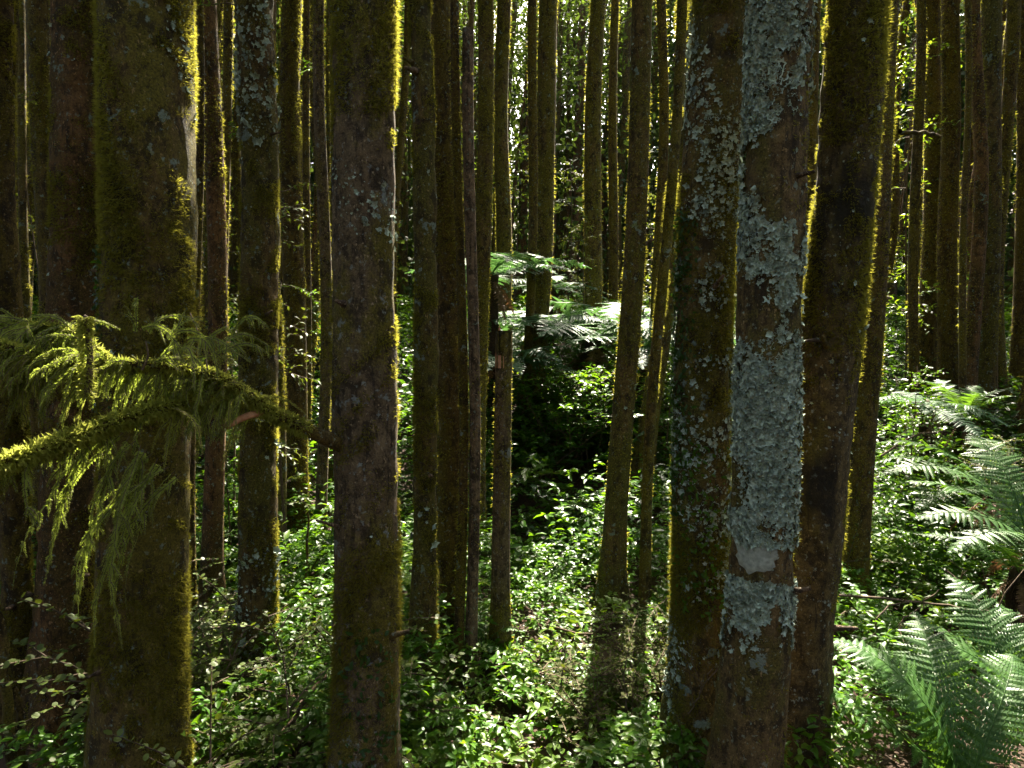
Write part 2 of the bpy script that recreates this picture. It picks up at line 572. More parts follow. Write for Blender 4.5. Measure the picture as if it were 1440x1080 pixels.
def twig_spray(b, lf, p, d, length, rng, leaves=True, leaf=0.03, droop=-0.15, tpl='leaf4', fork=5):
    """a thin forking twig into batch b, its leaves into batch lf"""
    d = unit(np.asarray(d, float))
    n = 7
    pts = [np.asarray(p, float)]
    dd = d.copy()
    for i in range(n):
        dd = unit(dd + rng.normal(size=3) * 0.16 + np.array([0, 0, droop * 0.35]))
        pts.append(pts[-1] + dd * length / n)
    pts = np.array(pts)
    b.tube(pts, np.linspace(0.0055, 0.002, n + 1) * (0.6 + length), 4)
    segs = [pts]
    for q in range(fork):
        i = rng.integers(1, n)
        sd_ = unit(unit(pts[i] - pts[i - 1]) + rng.normal(size=3) * 0.75)
        m = length * rng.uniform(.2, .5)
        sp = np.array([pts[i], pts[i] + sd_ * m * .5 + rng.normal(size=3) * .01, pts[i] + sd_ * m + np.array([0, 0, droop * m * .5])])
        b.tube(sp, np.array([.0035, .0025, .0015]) * (0.6 + length), 3)
        segs.append(sp)
    if leaves:
        for sp in segs:
            ln = np.linalg.norm(np.diff(sp, axis=0), axis=1).sum()
            k = max(3, int(ln / (leaf * 0.55)))
            t = np.linspace(.25, 1, k) * (len(sp) - 1)
            i = np.minimum(t.astype(int), len(sp) - 2); fr = (t - i)[:, None]
            P = sp[i] * (1 - fr) + sp[i + 1] * fr
            ax = unit(sp[i + 1] - sp[i])
            s = unit(np.cross(ax, np.array([0, 0, 1.0]) + rng.normal(size=(k, 3)) * .3)) * np.where(np.arange(k) % 2, 1, -1)[:, None]
            lf.inst(tpl, P, s + ax * .5 + rng.normal(size=(k, 3)) * .3, np.array([0, 0, 1.0]) + rng.normal(size=(k, 3)) * .45, leaf * rng.uniform(.6, 1.3, k), leaf * .45 * rng.uniform(.8, 1.2, k))


HAND = []      # (thing, phrase, image x at eye level, depth)
SEED = [100]


def tree(phrase, label, mat, xt, xb, yb, w, d=None, name='mossy_tree', moss=1.0, lichen=0, crown=True, top_px=None, H=None, yt=0.0,
         flare=0.45, twigs=0, group=None, wob=0.045, lich_thr=0.3, leafy=True, lich_y=1100, lich_freq=2.6, lich_side=None, lich_hole=None):
    """xt: photo x where the axis crosses row yt; xb: where it meets row yb (its base when d is None); w: width in photo pixels"""
    SEED[0] += 1
    s = SEED[0]
    if d is None:
        pb = on_ground(xb, yb, 0.15)
        d = pb[1]
    a, b = at(xt, yt, d), at(xb, yb, d)
    sl = (a - b) / (a[2] - b[2])
    gz = float(ground(b[0], d))
    for _ in range(3):
        base = b + sl * (gz - b[2]); gz = float(ground(base[0], d))
    base = b + sl * (gz - b[2])
    dia = w * d / F
    if H is None:
        H = random.uniform(17, 23)
    if top_px is not None:
        H = at(xt, top_px, d)[2] - gz
    tk = Trunk(base, base + sl * 3.0, dia, H, s, flare, wob if d > 6 else wob * .6)
    root = thing(name, label, 'tree', base, group or 'tall straight forest trees')
    vis = min(H - .02, at(xt, -40, d)[2] - gz)          # height up to which the photo sees it
    if d < 6.5:
        me = tk.mesh(72, 0.03, max(vis + .3, 1))
    elif d < 16:
        me = tk.mesh(20, 0.12, vis + .3)
    else:
        me = tk.mesh(10, 0.6, 3)
    obj('trunk', me, M[mat], root)
    low = max(0.0, at(xb, 1100, d)[2] - gz)
    if moss > 0 and d < 24:
        if d < 6.5:
            add_moss(tk, root, low, vis, 6500 * min(moss, 1.3), 0.022, 0.0055, M['moss'], -0.55 + 0.65 * moss, s)
        elif d < 10:
            add_moss(tk, root, low, vis, 1500 * moss, 0.024, 0.008, M['moss'], 0.15, s)
        else:
            add_moss(tk, root, low, vis, 420 * moss, 0.036, 0.014, M['moss'], 0.3, s, per=2)
    if lichen:
        add_lichen(tk, root, max(low, at(xb, lich_y, d)[2] - gz), vis, lichen, 0.026 if d < 6 else 0.040, lich_thr, s, lich_freq, 'flake', lich_side, None if lich_hole is None else (at(lich_hole[1], lich_hole[0], d)[2] - gz, lich_hole[2] * d / F))
    rng = np.random.default_rng(s)
    for q in range(twigs):
        h = rng.uniform(max(low, .4 * vis), vis)
        th = rng.uniform(0, 6.28)
        bt, lf = Batch(), Batch()
        twig_spray(bt, lf, tk.point(np.array([h]), np.array([th]))[0], np.array([math.cos(th), math.sin(th), rng.uniform(-.2, .5)]), rng.uniform(.35, .9), rng, leafy, 0.028 if d < 9 else .045)
        tw = bt.build('twig', M['twig'], root)
        if leafy:
            lf.build('foliage', M['leafsmall'] if q % 2 else M['leaf'], tw)
    if d < 9 and w > 24 and name == 'mossy_tree':
        for q in range(3):
            h = rng.uniform(low + .2, vis); th = rng.uniform(-2.9, -.25)
            nr = np.array([math.cos(th), math.sin(th), rng.uniform(-.1, .5)])
            p = tk.point(np.array([h]), np.array([th]))[0]
            m = rng.uniform(.03, .16); r0 = rng.uniform(.010, .022)
            bb = Batch(); bb.tube(np.array([p - nr * .05, p + nr * .005, p + nr * m * .5, p + nr * m]), np.array([r0 * 2.2, r0 * 1.5, r0, r0 * .75]), 7)
            bb.build('branch_stub', M['dead' if q else 'dark'], root, True)
    if crown:
        add_crown(tk, root, s, H * .58, H + .8, random.uniform(1.5, 2.3), 3200, 0.2)
    HAND.append((root, phrase, proj(base + sl * (3.0 - gz))[0], d))
    return root, tk


# openings: what the photograph shows in full sun
open_at(at(60, 570, 3.2), .36, at(230, 560, 3.6))
open_at(at(-40, 580, 3.0), .36)
open_at(at(565, 30, 4.3), .28, at(568, 640, 4.3))
open_at(on_ground(690, 1085) + [0, 0, .5], .8)
open_at(on_ground(700, 1010) + [0, 0, .3], .85, on_ground(800, 930) + [0, 0, .3])
open_at(on_ground(600, 980) + [0, 0, .5], .4)
open_at(on_ground(629, 925) + [0, 0, .6], .45, on_ground(629, 925) + [0, 0, 1.3])
open_at(on_ground(300, 1085) + [0, 0, 1.0], .3)
open_at(on_ground(430, 830) + [0, 0, .3], .5, on_ground(410, 700) + [0, 0, .3])
open_at(on_ground(800, 720) + [0, 0, .3], .6, on_ground(680, 660) + [0, 0, .3])
open_at(on_ground(720, 620) + [0, 0, .8], .6, on_ground(850, 590) + [0, 0, .8])
open_at(at(900, 455, 14), 1.6, at(740, 465, 13.5))
open_at(at(900, 500, 15), .8)
open_at(at(700, 360, 14), .5)
open_at(at(1365, 1040, 4.9), .34, at(1385, 920, 5.2))
open_at(at(1430, 900, 5.4), .25)
open_at(at(730, 545, 11.6), 1.0, at(840, 545, 11.6))
shade_at(at(1260, 1050, 5.0), .45, at(1220, 950, 5.2))
shade_at(at(1440, 1060, 4.8), .35)
shade_at(at(1310, 700, 8), .4, at(1250, 690, 8))
shade_at(at(1240, 900, 6), .5)
open_at(at(1425, 620, 7.2), .25)
shade_at(at(1380, 720, 7.2), .5)
open_at(at(398, 0, 9.2), .22, at(398, 720, 9.2))
open_at(at(458, 200, 8.6), .2, at(458, 740, 8.6))
open_at(at(330, 60, 8.9), .5)
open_at(at(328, 250, 9), .2, at(318, 560, 9))
open_at(at(22, 0, 5.6), .22, at(24, 460, 5.6))
open_at(at(378, 0, 7), .14, at(378, 500, 7))
open_at(at(1310, 570, 11), .7)
open_at(on_ground(760, 800) + [0, 0, .3], .7, on_ground(900, 760) + [0, 0, .3])
open_at(on_ground(640, 780) + [0, 0, .5], .4, on_ground(660, 620) + [0, 0, .5])
open_at(on_ground(1200, 720) + [0, 0, .4], .5, on_ground(1280, 660) + [0, 0, .4])
for px, d in ((1050, 5.2), (1135, 4.4), (1205, 4.8), (1245, 7)):
    open_at(at(px, 0, d), .16, at(px - 55, 900, d))

shade_at(at(215, 0, 4.5), .75, at(190, 1300, 4.5))
shade_at(at(112, 0, 6.1), .7, at(88, 1000, 6.1))
shade_at(at(520, 760, 4.35), .5, at(515, 1300, 4.35))
shade_at(at(500, 0, 4.35), .22, at(500, 760, 4.35))
shade_at(at(350, 0, 7), .4, at(360, 900, 7))
shade_at(at(300, 0, 8), .6, at(300, 800, 8))
shade_at(at(585, 0, 6.8), .35, at(592, 900, 6.8))
shade_at(at(620, 0, 7.7), .4, at(620, 900, 7.7))
shade_at(at(700, 500, 7.2), .3, at(700, 900, 7.2))
shade_at(at(660, 300, 7), .25, at(660, 900, 7))
shade_at(at(1095, 0, 4.4), .3, at(1050, 1000, 4.4))
shade_at(on_ground(900, 1040) + [0, 0, .5], .9, on_ground(950, 960) + [0, 0, .5])
shade_at(on_ground(150, 1080) + [0, 0, .5], 1.0, on_ground(420, 1080) + [0, 0, .6])
shade_at(on_ground(60, 1000) + [0, 0, .5], 1.0, on_ground(230, 1060) + [0, 0, .5])

# --- the trees one can tell apart, from one edge of the view to the other
T = tree
T('the edge trunk', 'dark mossy trunk at the very edge, beside two thin sunlit poles', 'dark', 2, 22, 1010, 36, name='mossy_tree', twigs=2)
T('the furry pole', 'thin pole furred with hanging moss, sunlit, before the dark edge trunk', 'mossy', 17, 24, 1015, 12, d=5.6, name='slender_tree', moss=1.6, twigs=1, flare=.2)
T('the leaning pole', 'thin leaning mossy pole next to the furry sunlit pole', 'mossy', 30, 62, 600, 11, d=6.6, name='slender_tree', moss=1.4, flare=.2)
T('the shaded trunk', 'shaded straight trunk half hidden behind the reddish brown trunk', 'dark', 58, 62, 900, 30, d=8.6, twigs=1)
T('the reddish trunk', 'thick reddish brown trunk with a pinkish pale top, behind the broadest trunk', 'brown', 112, 88, 1010, 76, moss=.8, lichen=600, lich_thr=.9)
L4, L4k = T('the broadest trunk', 'broadest trunk of all, shaggy with brown moss, behind the mossy branch', 'mossy', 207, 188, 1080, 122, d=4.5, moss=1.0, lichen=6000, lich_thr=1.0, flare=.22)
T('the dark pole', 'very thin dark pole against the edge of the broadest trunk', 'dark', 268, 273, 820, 11, d=7.2, name='slender_tree', moss=.5, flare=.2, twigs=1)
T('the plain trunk', 'medium dark brown trunk between the broadest trunk and the squared patch trunk', 'brown', 291, 299, 862, 27, moss=.6)
T('the tilted pole', 'thin tilted pole leaning behind the squared patch trunk', 'dark', 318, 304, 720, 14, d=9.0, name='slender_tree', moss=.6, flare=.2, twigs=2)
T('the squared patch trunk', 'mossy trunk with a pale squarish patch high up and lichen below it', 'halflichen', 352, 361, 945, 52, moss=1.2, lichen=5000, lich_thr=.95, twigs=2)
T('the rimlit pole', 'thin pole with leafy bits and a bright sunlit edge', 'mossy', 390, 393, 770, 16, d=9.2, name='slender_tree', moss=1.3, flare=.2, twigs=3)
T('the brown column', 'plain brown trunk with a thin bright edge, beyond the rimlit pole', 'dark', 417, 414, 700, 30, d=9.8, moss=.8)
T('the hidden pole', 'thin pole just past the plain brown trunk with a bright edge', 'dark', 435, 430, 640, 10, d=12.5, name='slender_tree', moss=.6, flare=.2)
T('the smooth pole', 'slim smooth trunk rising from pale shrubs, light patches low down', 'violet', 449, 450, 772, 16, name='slender_tree', moss=.5, flare=.25)
T('the tucked trunk', 'dark trunk tucked close behind the branched trunk', 'mossy', 466, 468, 700, 21, d=11, moss=.8, twigs=2)
M1, M1k = T('the branched trunk', 'violet brown trunk with sunlit mossy edge carrying the long mossy branch', 'violet', 522, 515, 1080, 87, d=4.35, moss=.8, lichen=4500, lich_thr=.95, wob=.04)
T('the green trunk', 'straight green brown trunk with pale spots low down, beside the branched trunk', 'halflichen', 585, 592, 955, 33, moss=.9, lichen=300, lich_thr=1.1)
T('the shadow trunk', 'dark straight mossy trunk between the green trunk and the dead pole', 'dark', 621, 622, 905, 37, moss=1.0)
T('the twin pole', 'thin dark pole tight against the dead pole', 'dark', 645, 643, 940, 13, name='slender_tree', moss=.7, flare=.2)
T('the dead pole', 'bare dead pole of pale brown wood, one lichen patch low down', 'dead', 659, 661, 942, 16, name='dead_tree', moss=.12, flare=.2, crown=False, top_px=75, wob=.03)
T('the hind trunk', 'green edged trunk directly behind the bare dead pole', 'mossy', 676, 672, 800, 23, d=9.4, moss=.9)
T('the fern trunk', 'grey green trunk rising behind the shaded tree fern crown', 'mossy', 705, 704, 470, 22, d=16.5, moss=.6)
ST, STk = T('the stub', 'broken stub with a jagged reddish splintered top, pale blotches on its bark', 'violet', 706, 703, 922, 24, name='tree_stump', yt=455, top_px=500, moss=.5, crown=False, flare=.35, wob=.01)
T('the wire pole', 'wire thin pole between the broken stub and the dark leaning trunk', 'dark', 748, 739, 560, 13, d=13, name='slender_tree', moss=.7, flare=.2)
T('the dark leaner', 'dark olive trunk leaning gently, standing in the middle of the ferns', 'mossy', 772, 746, 588, 29, moss=.9)
T('the clearing trunk', 'straight mid distance trunk rising behind the wide tree fern fronds', 'mossy', 840, 831, 440, 24, d=16.5, moss=.8)
T('the clearing pole', 'thin pole just past the straight trunk behind the tree fern', 'dark', 866, 861, 440, 13, d=19, name='slender_tree', moss=.6, flare=.2)
T('the spotted leaner', 'slim leaning trunk with grey spots and a small reddish scar low down', 'halflichen', 899, 860, 852, 31, moss=.5, lichen=400, lich_thr=1.1)
T('the grey pole', 'thin grey pole beyond the slim spotted leaning trunk', 'dark', 935, 925, 560, 14, d=13, name='slender_tree', moss=.5, flare=.2)
T('the mossy wand', 'thin leaning stem with glowing moss along one edge, in front of the bent trunk', 'mossy', 957, 908, 856, 15, name='slender_tree', moss=1.5, flare=.2)
T('the bent trunk', 'strongly leaning trunk that passes behind the thin glowing stem', 'mossy', 985, 902, 684, 25, moss=.7)
R1, R1k = T('the green lichen trunk', 'thick trunk with green climbers on one side and lichen scales on the other', 'halflichen', 1018, 974, 1080, 77, d=5.2, moss=.9, lichen=16000, lich_thr=.35)
R2, R2k = T('the grey lichen trunk', 'thick trunk crusted with blue grey leafy lichen and one bare pale band', 'lichen', 1102, 1045, 1080, 89, d=4.4, moss=.12, lichen=44000, lich_thr=-.40, lich_hole=(778, 1057, 30), lich_freq=4.5, lich_side=(-2.05, .78), lich_y=905)
T('the gap pole', 'thin trunk in the narrow gap behind the grey lichen trunk', 'dark', 1152, 1122, 600, 16, d=9, name='slender_tree', moss=.8, flare=.2)
R3, R3k = T('the stained trunk', 'thick leaning trunk with black stains and glowing moss along both edges', 'stain', 1198, 1120, 1080, 78, d=4.8, moss=.75, lichen=500, lich_thr=1.2)
T('the companion trunk', 'dark brown leaning trunk directly behind the black stained trunk', 'dark', 1252, 1190, 862, 46, moss=.8, lichen=200, lich_thr=1.3)
T('the first back trunk', 'dark straight trunk standing over the white lit fern', 'dark', 1309, 1301, 548, 25, moss=.7, twigs=1)
T('the thin back trunk', 'thin dark trunk close against the trunk over the white lit fern', 'dark', 1289, 1286, 520, 13, d=14, name='slender_tree', moss=.6, flare=.2)
T('the second back trunk', 'dark trunk with a glowing edge, next past the trunk over the white fern', 'dark', 1338, 1334, 560, 24, moss=.8, twigs=1)
T('the back wire', 'wire thin dark stem beside the glowing edged dark trunk', 'dark', 1354, 1352, 540, 9, d=12.5, name='slender_tree', moss=.5, flare=.2)
T('the crooked back trunk', 'slightly crooked slim trunk ending in the shaded ferns', 'brown', 1371, 1364, 620, 18, moss=.7, wob=.06)
T('the blotched back trunk', 'dark trunk with a few pale blotches behind the fine leaved bush', 'halflichen', 1397, 1384, 600, 27, moss=.7, twigs=1)
T('the curved back trunk', 'slim trunk with a curved sunlit edge past the blotched dark trunk', 'mossy', 1421, 1406, 580, 18, moss=.9, wob=.06)
T('the last trunk', 'dark trunk cut by the very edge of the view above the big fern', 'dark', 1440, 1434, 570, 22, moss=.7)

# splintered top of the stub
b = Batch()
rng = np.random.default_rng(4)
for q in range(11):
    a = q / 11 * 6.28 + .2
    hh = [.05, .04, .07, .16, .30, .22, .10, .05, .04, .08, .05][q]
    c = STk.axis(np.array([STk.H - .12]))[0]
    e = np.array([math.cos(a), math.sin(a), 0]) * STk.r
    b.tube(np.array([c + e * .62, c + e * .62 + [0, 0, .12], c + e * .66 + [0, 0, .12 + hh * .55], c + e * .6 + [0, 0, .12 + hh]]), np.array([.034, .034, .022, .003]), 6)
b.build('splintered_top', M['wood'], ST)

# pale band where the lichen has come away on the grey lichen trunk is part of its lichen pattern
k = NT("bare_pale_bark")
v_, _ = k.coords()
c_ = k.ramp(k.noise(v_, 40, 4), .3, .7, (0.15, 0.165, 0.14), (0.31, 0.33, 0.28))
bs_ = k.n("ShaderNodeBsdfPrincipled", i_Base_Color=c_, i_Roughness=.85)
M['pale'] = k.surf(bs_.outputs[0])


def patch(tk, root, py, px, hpx, wpx, d, mat, lift, seed, name='bark_patch'):
    """an irregular thin plate of other bark on the trunk's near side"""
    P = at(px, py, d - tk.r)
    h = P[2] - tk.base[2]
    ax = tk.axis(np.array([h]))[0] + tk.base
    th0 = math.atan2(-(tk.r) * .9, P[0] - ax[0])
    hh = hpx * d / F / 2; wa = wpx * d / F / 2 / tk.r
    rng = np.random.default_rng(seed)
    nr, ns = 5, 26
    V = [tk.point(np.array([h]), np.array([th0]), lift)[0]]
    ph = rng.random(4) * 6.28
    for i in range(1, nr + 1):
        for j in range(ns):
            a = j / ns * 6.283
            rr = i / nr * (1 + .13 * math.sin(3 * a + ph[0]) + .1 * math.sin(7 * a + ph[1]) + .06 * math.sin(13 * a + ph[2]))
            c, s_ = math.cos(a), math.sin(a)
            sq = 1 / max(abs(c), abs(s_)) ** .5
            V.append(tk.point(np.array([h + s_ * rr * sq * hh]), np.array([th0 + c * rr * sq * wa]), lift * (1 - .8 * (i == nr)))[0])
    Tt = [[0, 1 + j, 1 + (j + 1) % ns] for j in range(ns)]
    for i in range(nr - 1):
        for j in range(ns):
            q, r_ = 1 + i * ns + j, 1 + i * ns + (j + 1) % ns
            Tt += [[q, q + ns, r_ + ns], [q, r_ + ns, r_]]
    return obj(name, mesh_np(name, np.array(V), np.array(Tt), True), M[mat], root)


patch(R2k, R2, 778, 1060, 50, 74, 4.4, 'pale', .008, 3)

# ------------------------------------------------------------------ the long mossy branch of the branched trunk
ob = np.array(M1.location)


def pl(pts):
    return np.array([at(*p) for p in pts]) - ob


def densify(P, n):
    t = np.linspace(0, len(P) - 1, n)
    out = []
    for a in t:
        i = min(int(a), len(P) - 2); f = a - i
        p0, p1, p2, p3 = P[max(i - 1, 0)], P[i], P[i + 1], P[min(i + 2, len(P) - 1)]
        out.append(.5 * ((2 * p1) + (-p0 + p2) * f + (2 * p0 - 5 * p1 + 4 * p2 - p3) * f * f + (-p0 + 3 * p1 - 3 * p2 + p3) * f ** 3))
    return np.array(out)


main = densify(pl([(518, 640, 4.42), (440, 608, 4.15), (385, 582, 4.0), (335, 556, 3.9), (270, 566, 3.72), (200, 582, 3.5), (130, 606, 3.3), (60, 632, 3.12), (-20, 660, 2.95), (-120, 690, 2.8)]), 60)
upper = densify(pl([(385, 582, 4.0), (345, 552, 3.9), (300, 527, 3.8), (240, 515, 3.62), (160, 512, 3.52), (80, 508, 3.46), (20, 490, 3.42), (-80, 470, 3.35)]), 50)
third = densify(pl([(160, 512, 3.52), (110, 470, 3.55), (60, 458, 3.56), (0, 460, 3.56), (-60, 450, 3.5)]), 30)
stub_b = densify(pl([(372, 578, 3.98), (345, 586, 3.9), (318, 600, 3.84)]), 6)
b = Batch()
b.tube(main, np.linspace(.036, .014, 60) + .05 * np.exp(-np.arange(60) / 4.0), 10)
b.tube(upper, np.linspace(.026, .012, 50), 8)
b.tube(third, np.linspace(.013, .006, 30), 6)
branch = b.build('branch', M['dark'], M1, True)
b = Batch(); b.tube(stub_b, np.linspace(.024, .016, 6), 8)
b.build('broken_twig', M['wood'], branch, True)


def tuft_line(b, line, r0, n, length, width, rng, droop=-.3, lo=0.0):
    t = rng.uniform(lo, 1, n) * (len(line) - 1)
    i = np.minimum(t.astype(int), len(line) - 2); f = (t - i)[:, None]
    P = line[i] * (1 - f) + line[i + 1] * f
    ax = unit(line[i + 1] - line[i])
    D = rnd_unit(n, rng); D = unit(D - ax * (D * ax).sum(1, keepdims=True))
    P = P + D * r0 * rng.uniform(.5, 1, (n, 1))
    b.inst('bent', P, D + rnd_unit(n, rng) * .6 + np.array([0, 0, droop]), rnd_unit(n, rng), length * rng.uniform(.4, 1.4, n), width * rng.uniform(.6, 1.3, n))


rng = np.random.default_rng(77)
b = Batch()
tuft_line(b, main, .038, 9000, .034, .010, rng, lo=.12)
tuft_line(b, upper, .026, 4500, .028, .008, rng)
tuft_line(b, third, .012, 1800, .028, .008, rng)
b.build('moss', M['mossbright'], branch)


def feather(b, tw, p, d, length, rng, leaf, curl, facing):
    """a drooping stem with two close ranks of leaflets, like a flattened feather; returns points along it"""
    n = 12
    pts = [np.asarray(p, float)]
    dd = unit(np.asarray(d, float))
    for i in range(n):
        dd = unit(dd + np.array([0, 0, -curl]) + rng.normal(size=3) * .09)
        pts.append(pts[-1] + dd * length / n)
    pts = np.array(pts)
    tw.tube(pts, np.linspace(.0026, .0012, n + 1), 3)
    k = max(6, int(length / .0062))
    t = np.linspace(.03, 1, k) * n
    i = np.minimum(t.astype(int), n - 1); f = (t - i)[:, None]
    P = pts[i] * (1 - f) + pts[i + 1] * f
    ax = unit(pts[i + 1] - pts[i])
    fc = unit(np.asarray(facing) + rng.normal(size=3) * .35)
    for sg in (-1, 1):
        sd_ = unit(np.cross(ax, fc)) * sg
        L = leaf * (1.08 - .72 * (t / n) ** 1.5) * rng.uniform(.7, 1.2, k)
        b.inst('leaf4', P, sd_ + ax * .75 + rng.normal(size=(k, 3)) * .16, fc + rng.normal(size=(k, 3)) * .3, L, L * .42)
    return pts


def strand(b, tw, p, d, length, rng, leaf=.020, wide=1.0):
    """a hanging plume: a main feather with smaller feathers branching off it"""
    fc = np.array([rng.normal() * .4, -1, .5])
    pts = feather(b, tw, p, d, length, rng, leaf, .16, fc)
    for q in range(int(length / .045)):
        i = rng.integers(1, 11)
        ax = unit(pts[i + 1] - pts[i])
        sd_ = unit(np.cross(ax, fc)) * rng.choice([-1, 1])
        feather(b, tw, pts[i], sd_ * .7 + ax, rng.uniform(.05, .13) * wide * (1.2 - i / 15), rng, leaf * .8, .10, fc)


def hang_set(line, n, lo, hi, l0, l1, rng, dirx, name='hanging_moss', mat='hang', wide=1.0):
    b, tw = Batch(), Batch()
    for q in range(n):
        t = rng.uniform(lo, hi) * (len(line) - 1); i = min(int(t), len(line) - 2)
        p = line[i] + (line[i + 1] - line[i]) * (t - i)
        strand(b, tw, p, np.array([dirx, rng.uniform(-.6, .3), 0]) + rng.normal(size=3) * .4, rng.uniform(l0, l1), rng, wide=wide)
    o = b.build(name, M[mat], branch)
    tw2 = tw.build('plume_stem', M['twig'], branch)
    return o


hang_set(upper, 150, .12, 1.0, .14, .42, rng, -.8)
hang_set(upper, 40, .55, 1.0, .2, .5, rng, -1.1, mat='mossbright')
hang_set(main, 60, .26, 1.0, .10, .38, rng, -.6)
hang_set(third, 110, .0, 1.0, .14, .42, rng, -.8)
hang_set(main, 22, .26, .5, .20, .45, rng, -.1, mat='mossbright', wide=.55)
# long plume that droops far below the branch, and feathery sprays rising towards the fork
b, tw = Batch(), Batch()
for q in range(14):
    strand(b, tw, at(150 + 8 * q, 590 + 6 * q, 3.4) - ob, np.array([-.55, -.2, -.5]) + rng.normal(size=3) * .12, rng.uniform(.6, 1.0), rng, leaf=.02)
for q in range(16):
    strand(b, tw, at(190 + 9 * q, 512 - rng.uniform(0, 50), 3.5) - ob, np.array([.8, -.2, .9]) + rng.normal(size=3) * .25, rng.uniform(.2, .42), rng, leaf=.018)
b.build('hanging_moss', M['hang'], branch)
tw.build('plume_stem', M['twig'], branch)
b = Batch()
for (p, q_, r0) in (((122, 560, 3.32), (120, 445, 3.3), .018), ((293, 530, 3.76), (267, 440, 3.7), .004), ((200, 520, 3.5), (205, 480, 3.48), .006)):
    ln = densify(np.array([at(*p) - ob, (at(*p) + at(*q_)) / 2 - ob + [.02, 0, 0], at(*q_) - ob]), 9)
    b = Batch(); b.tube(ln, np.linspace(r0, r0 * .6, 9), 6)
    b.build('upright_twig', M['twig'], branch)
b = Batch(); tuft_line(b, densify(np.array([at(122, 560, 3.32) - ob, at(120, 445, 3.3) - ob]), 9), .022, 1100, .03, .009, rng)
b.build('moss', M['mossbright'], branch)['kind'] = 'stuff'

# leafy climbers on trunks
def climber(tk, root, h0, h1, th0, spread, n, leaf, mat, seed):
    rng = np.random.default_rng(seed)
    h = rng.uniform(h0, h1, n); th = rng.normal(th0, spread, n)
    P = tk.point(h, th, .01) + rng.normal(size=(n, 3)) * .008
    nr = np.stack([np.cos(th), np.sin(th), 0 * th], -1)
    b = Batch()
    b.inst('leaf8', P, np.cross(nr, rnd_unit(n, rng)) + nr * .35 + np.array([0, 0, -.3]), nr + rnd_unit(n, rng) * .5, leaf * rng.uniform(.5, 1.3, n), leaf * .55 * rng.uniform(.7, 1.2, n))
    return b.build('foliage', M[mat], root)


climber(R1k, R1, 2.0, 4.3, math.pi * 1.08, .35, 520, .05, 'leafdark', 1)
climber(R1k, R1, 1.3, 2.6, math.pi * 1.45, .5, 220, .045, 'leaf', 2)
climber(L4k, L4, 2.8, 3.9, math.pi * 1.2, .25, 200, .05, 'leafdark', 3)
climber(M1k, M1, .2, 1.7, math.pi * 1.6, .6, 240, .05, 'leafdark', 5)

# ------------------------------------------------------------------ far trees
ORD = ['first', 'second', 'third', 'fourth', 'fifth', 'sixth', 'seventh', 'eighth', 'ninth', 'tenth', 'eleventh', 'twelfth', 'thirteenth', 'fourteenth', 'fifteenth', 'sixteenth', 'seventeenth', 'eighteenth', 'nineteenth', 'twentieth']
ORD += ['twenty-' + o for o in ORD[:9]] + ['thirtieth'] + ['thirty-' + o for o in ORD[:9]] + ['fortieth']


def blocks(x, y, extra=.28):
    """whether a trunk at (x, y) would stand in the way of one of the sun's openings"""
    for a, b, r in OPEN:
        for t in (0, .5, 1):
            p = a * (1 - t) + b * t
            v = np.array([x, y]) - p[:2]
            u = SUN[:2] / np.linalg.norm(SUN[:2])
            if 0 < v @ u < 18 and abs(v[0] * u[1] - v[1] * u[0]) < r + extra:
                return True
    return False


def spots(n, x0, x1, y0, y1, dmin, rng, taken, view=True, outside=False, sun=False):
    out = []
    tries = 0
    while len(out) < n and tries < 40000:
        tries += 1
        y = math.sqrt(rng.uniform(y0 * y0, y1 * y1)) if view else rng.uniform(y0, y1)
        x = rng.uniform(x0, x1) * (y if view else 1)
        if outside and abs(x) < .80 * y + .4:
            continue
        if all((x - a) ** 2 + (y - c) ** 2 > dmin * dmin for a, c in taken) and not (sun and blocks(x, y)):
            out.append((x, y)); taken.append((x, y))
    return out


rng = np.random.default_rng(5)
taken = [(float(o.location.x), float(o.location.y)) for o, *_ in HAND]
far_list = spots(70, -.86, .86, 11.5, 22, .7, rng, taken, sun=True) + spots(112, -.86, .86, 20, 48, .8, rng, taken, sun=True) + spots(36, -.80, -.24, 11.5, 28, .6, rng, taken, sun=True) + spots(85, -.22, .34, 21, 46, .55, rng, taken, sun=True)
NEAR = sorted(((x, ph) for _, ph, x, d in HAND if 0 <= x <= 1440), key=lambda t: t[0])


def between(px):
    a = [ph for x, ph in NEAR if x <= px]; c = [ph for x, ph in NEAR if x > px]
    return (a[-1] if a else None), (c[0] if c else None)


far = []
for (x, y) in far_list:
    SEED[0] += 1
    s = SEED[0]
    gz = float(ground(x, y))
    dia = rng.uniform(.10, .30) if y < 22 else rng.uniform(.14, .42)
    H = rng.uniform(17, 25)
    lean = rng.normal(.035, .018)
    tk = Trunk((x, y, gz), (x + 3 * lean, y + 3 * rng.normal(0, .02), gz + 3), dia, H, s, .3, rng.uniform(.04, .14))
    root = thing('far_tree', '', 'tree', (x, y, gz), 'slender trees far back in the wood')
    obj('trunk', tk.mesh(10, .5, 12), M[['mossy', 'dark', 'dark', 'brown'][s % 4]], root)
    if y < 26:
        add_moss(tk, root, .5, 12, 130, .07, .03, M['moss'], .6, s, per=2)
    add_crown(tk, root, s, H * .55, H + .8, rng.uniform(1.5, 2.4), 3000 if y < 32 else 1500, .21)
    far.append((proj((x + lean * 3, y, gz + 3))[0], root, dia * F / y))
far.sort(key=lambda t: t[0])
seen = {}
for px, root, wpx in far:
    a, c = between(px)
    adj = 'hair thin' if wpx < 7 else 'slender' if wpx < 13 else 'stout'
    wh = f'those between {a} and {c}' if a and c else f'those outside {a or c}'
    k = seen.get(wh, 0); seen[wh] = k + 1
    root['label'] = f'{adj} far trunk, {ORD[min(k, 39)]} of {wh}'

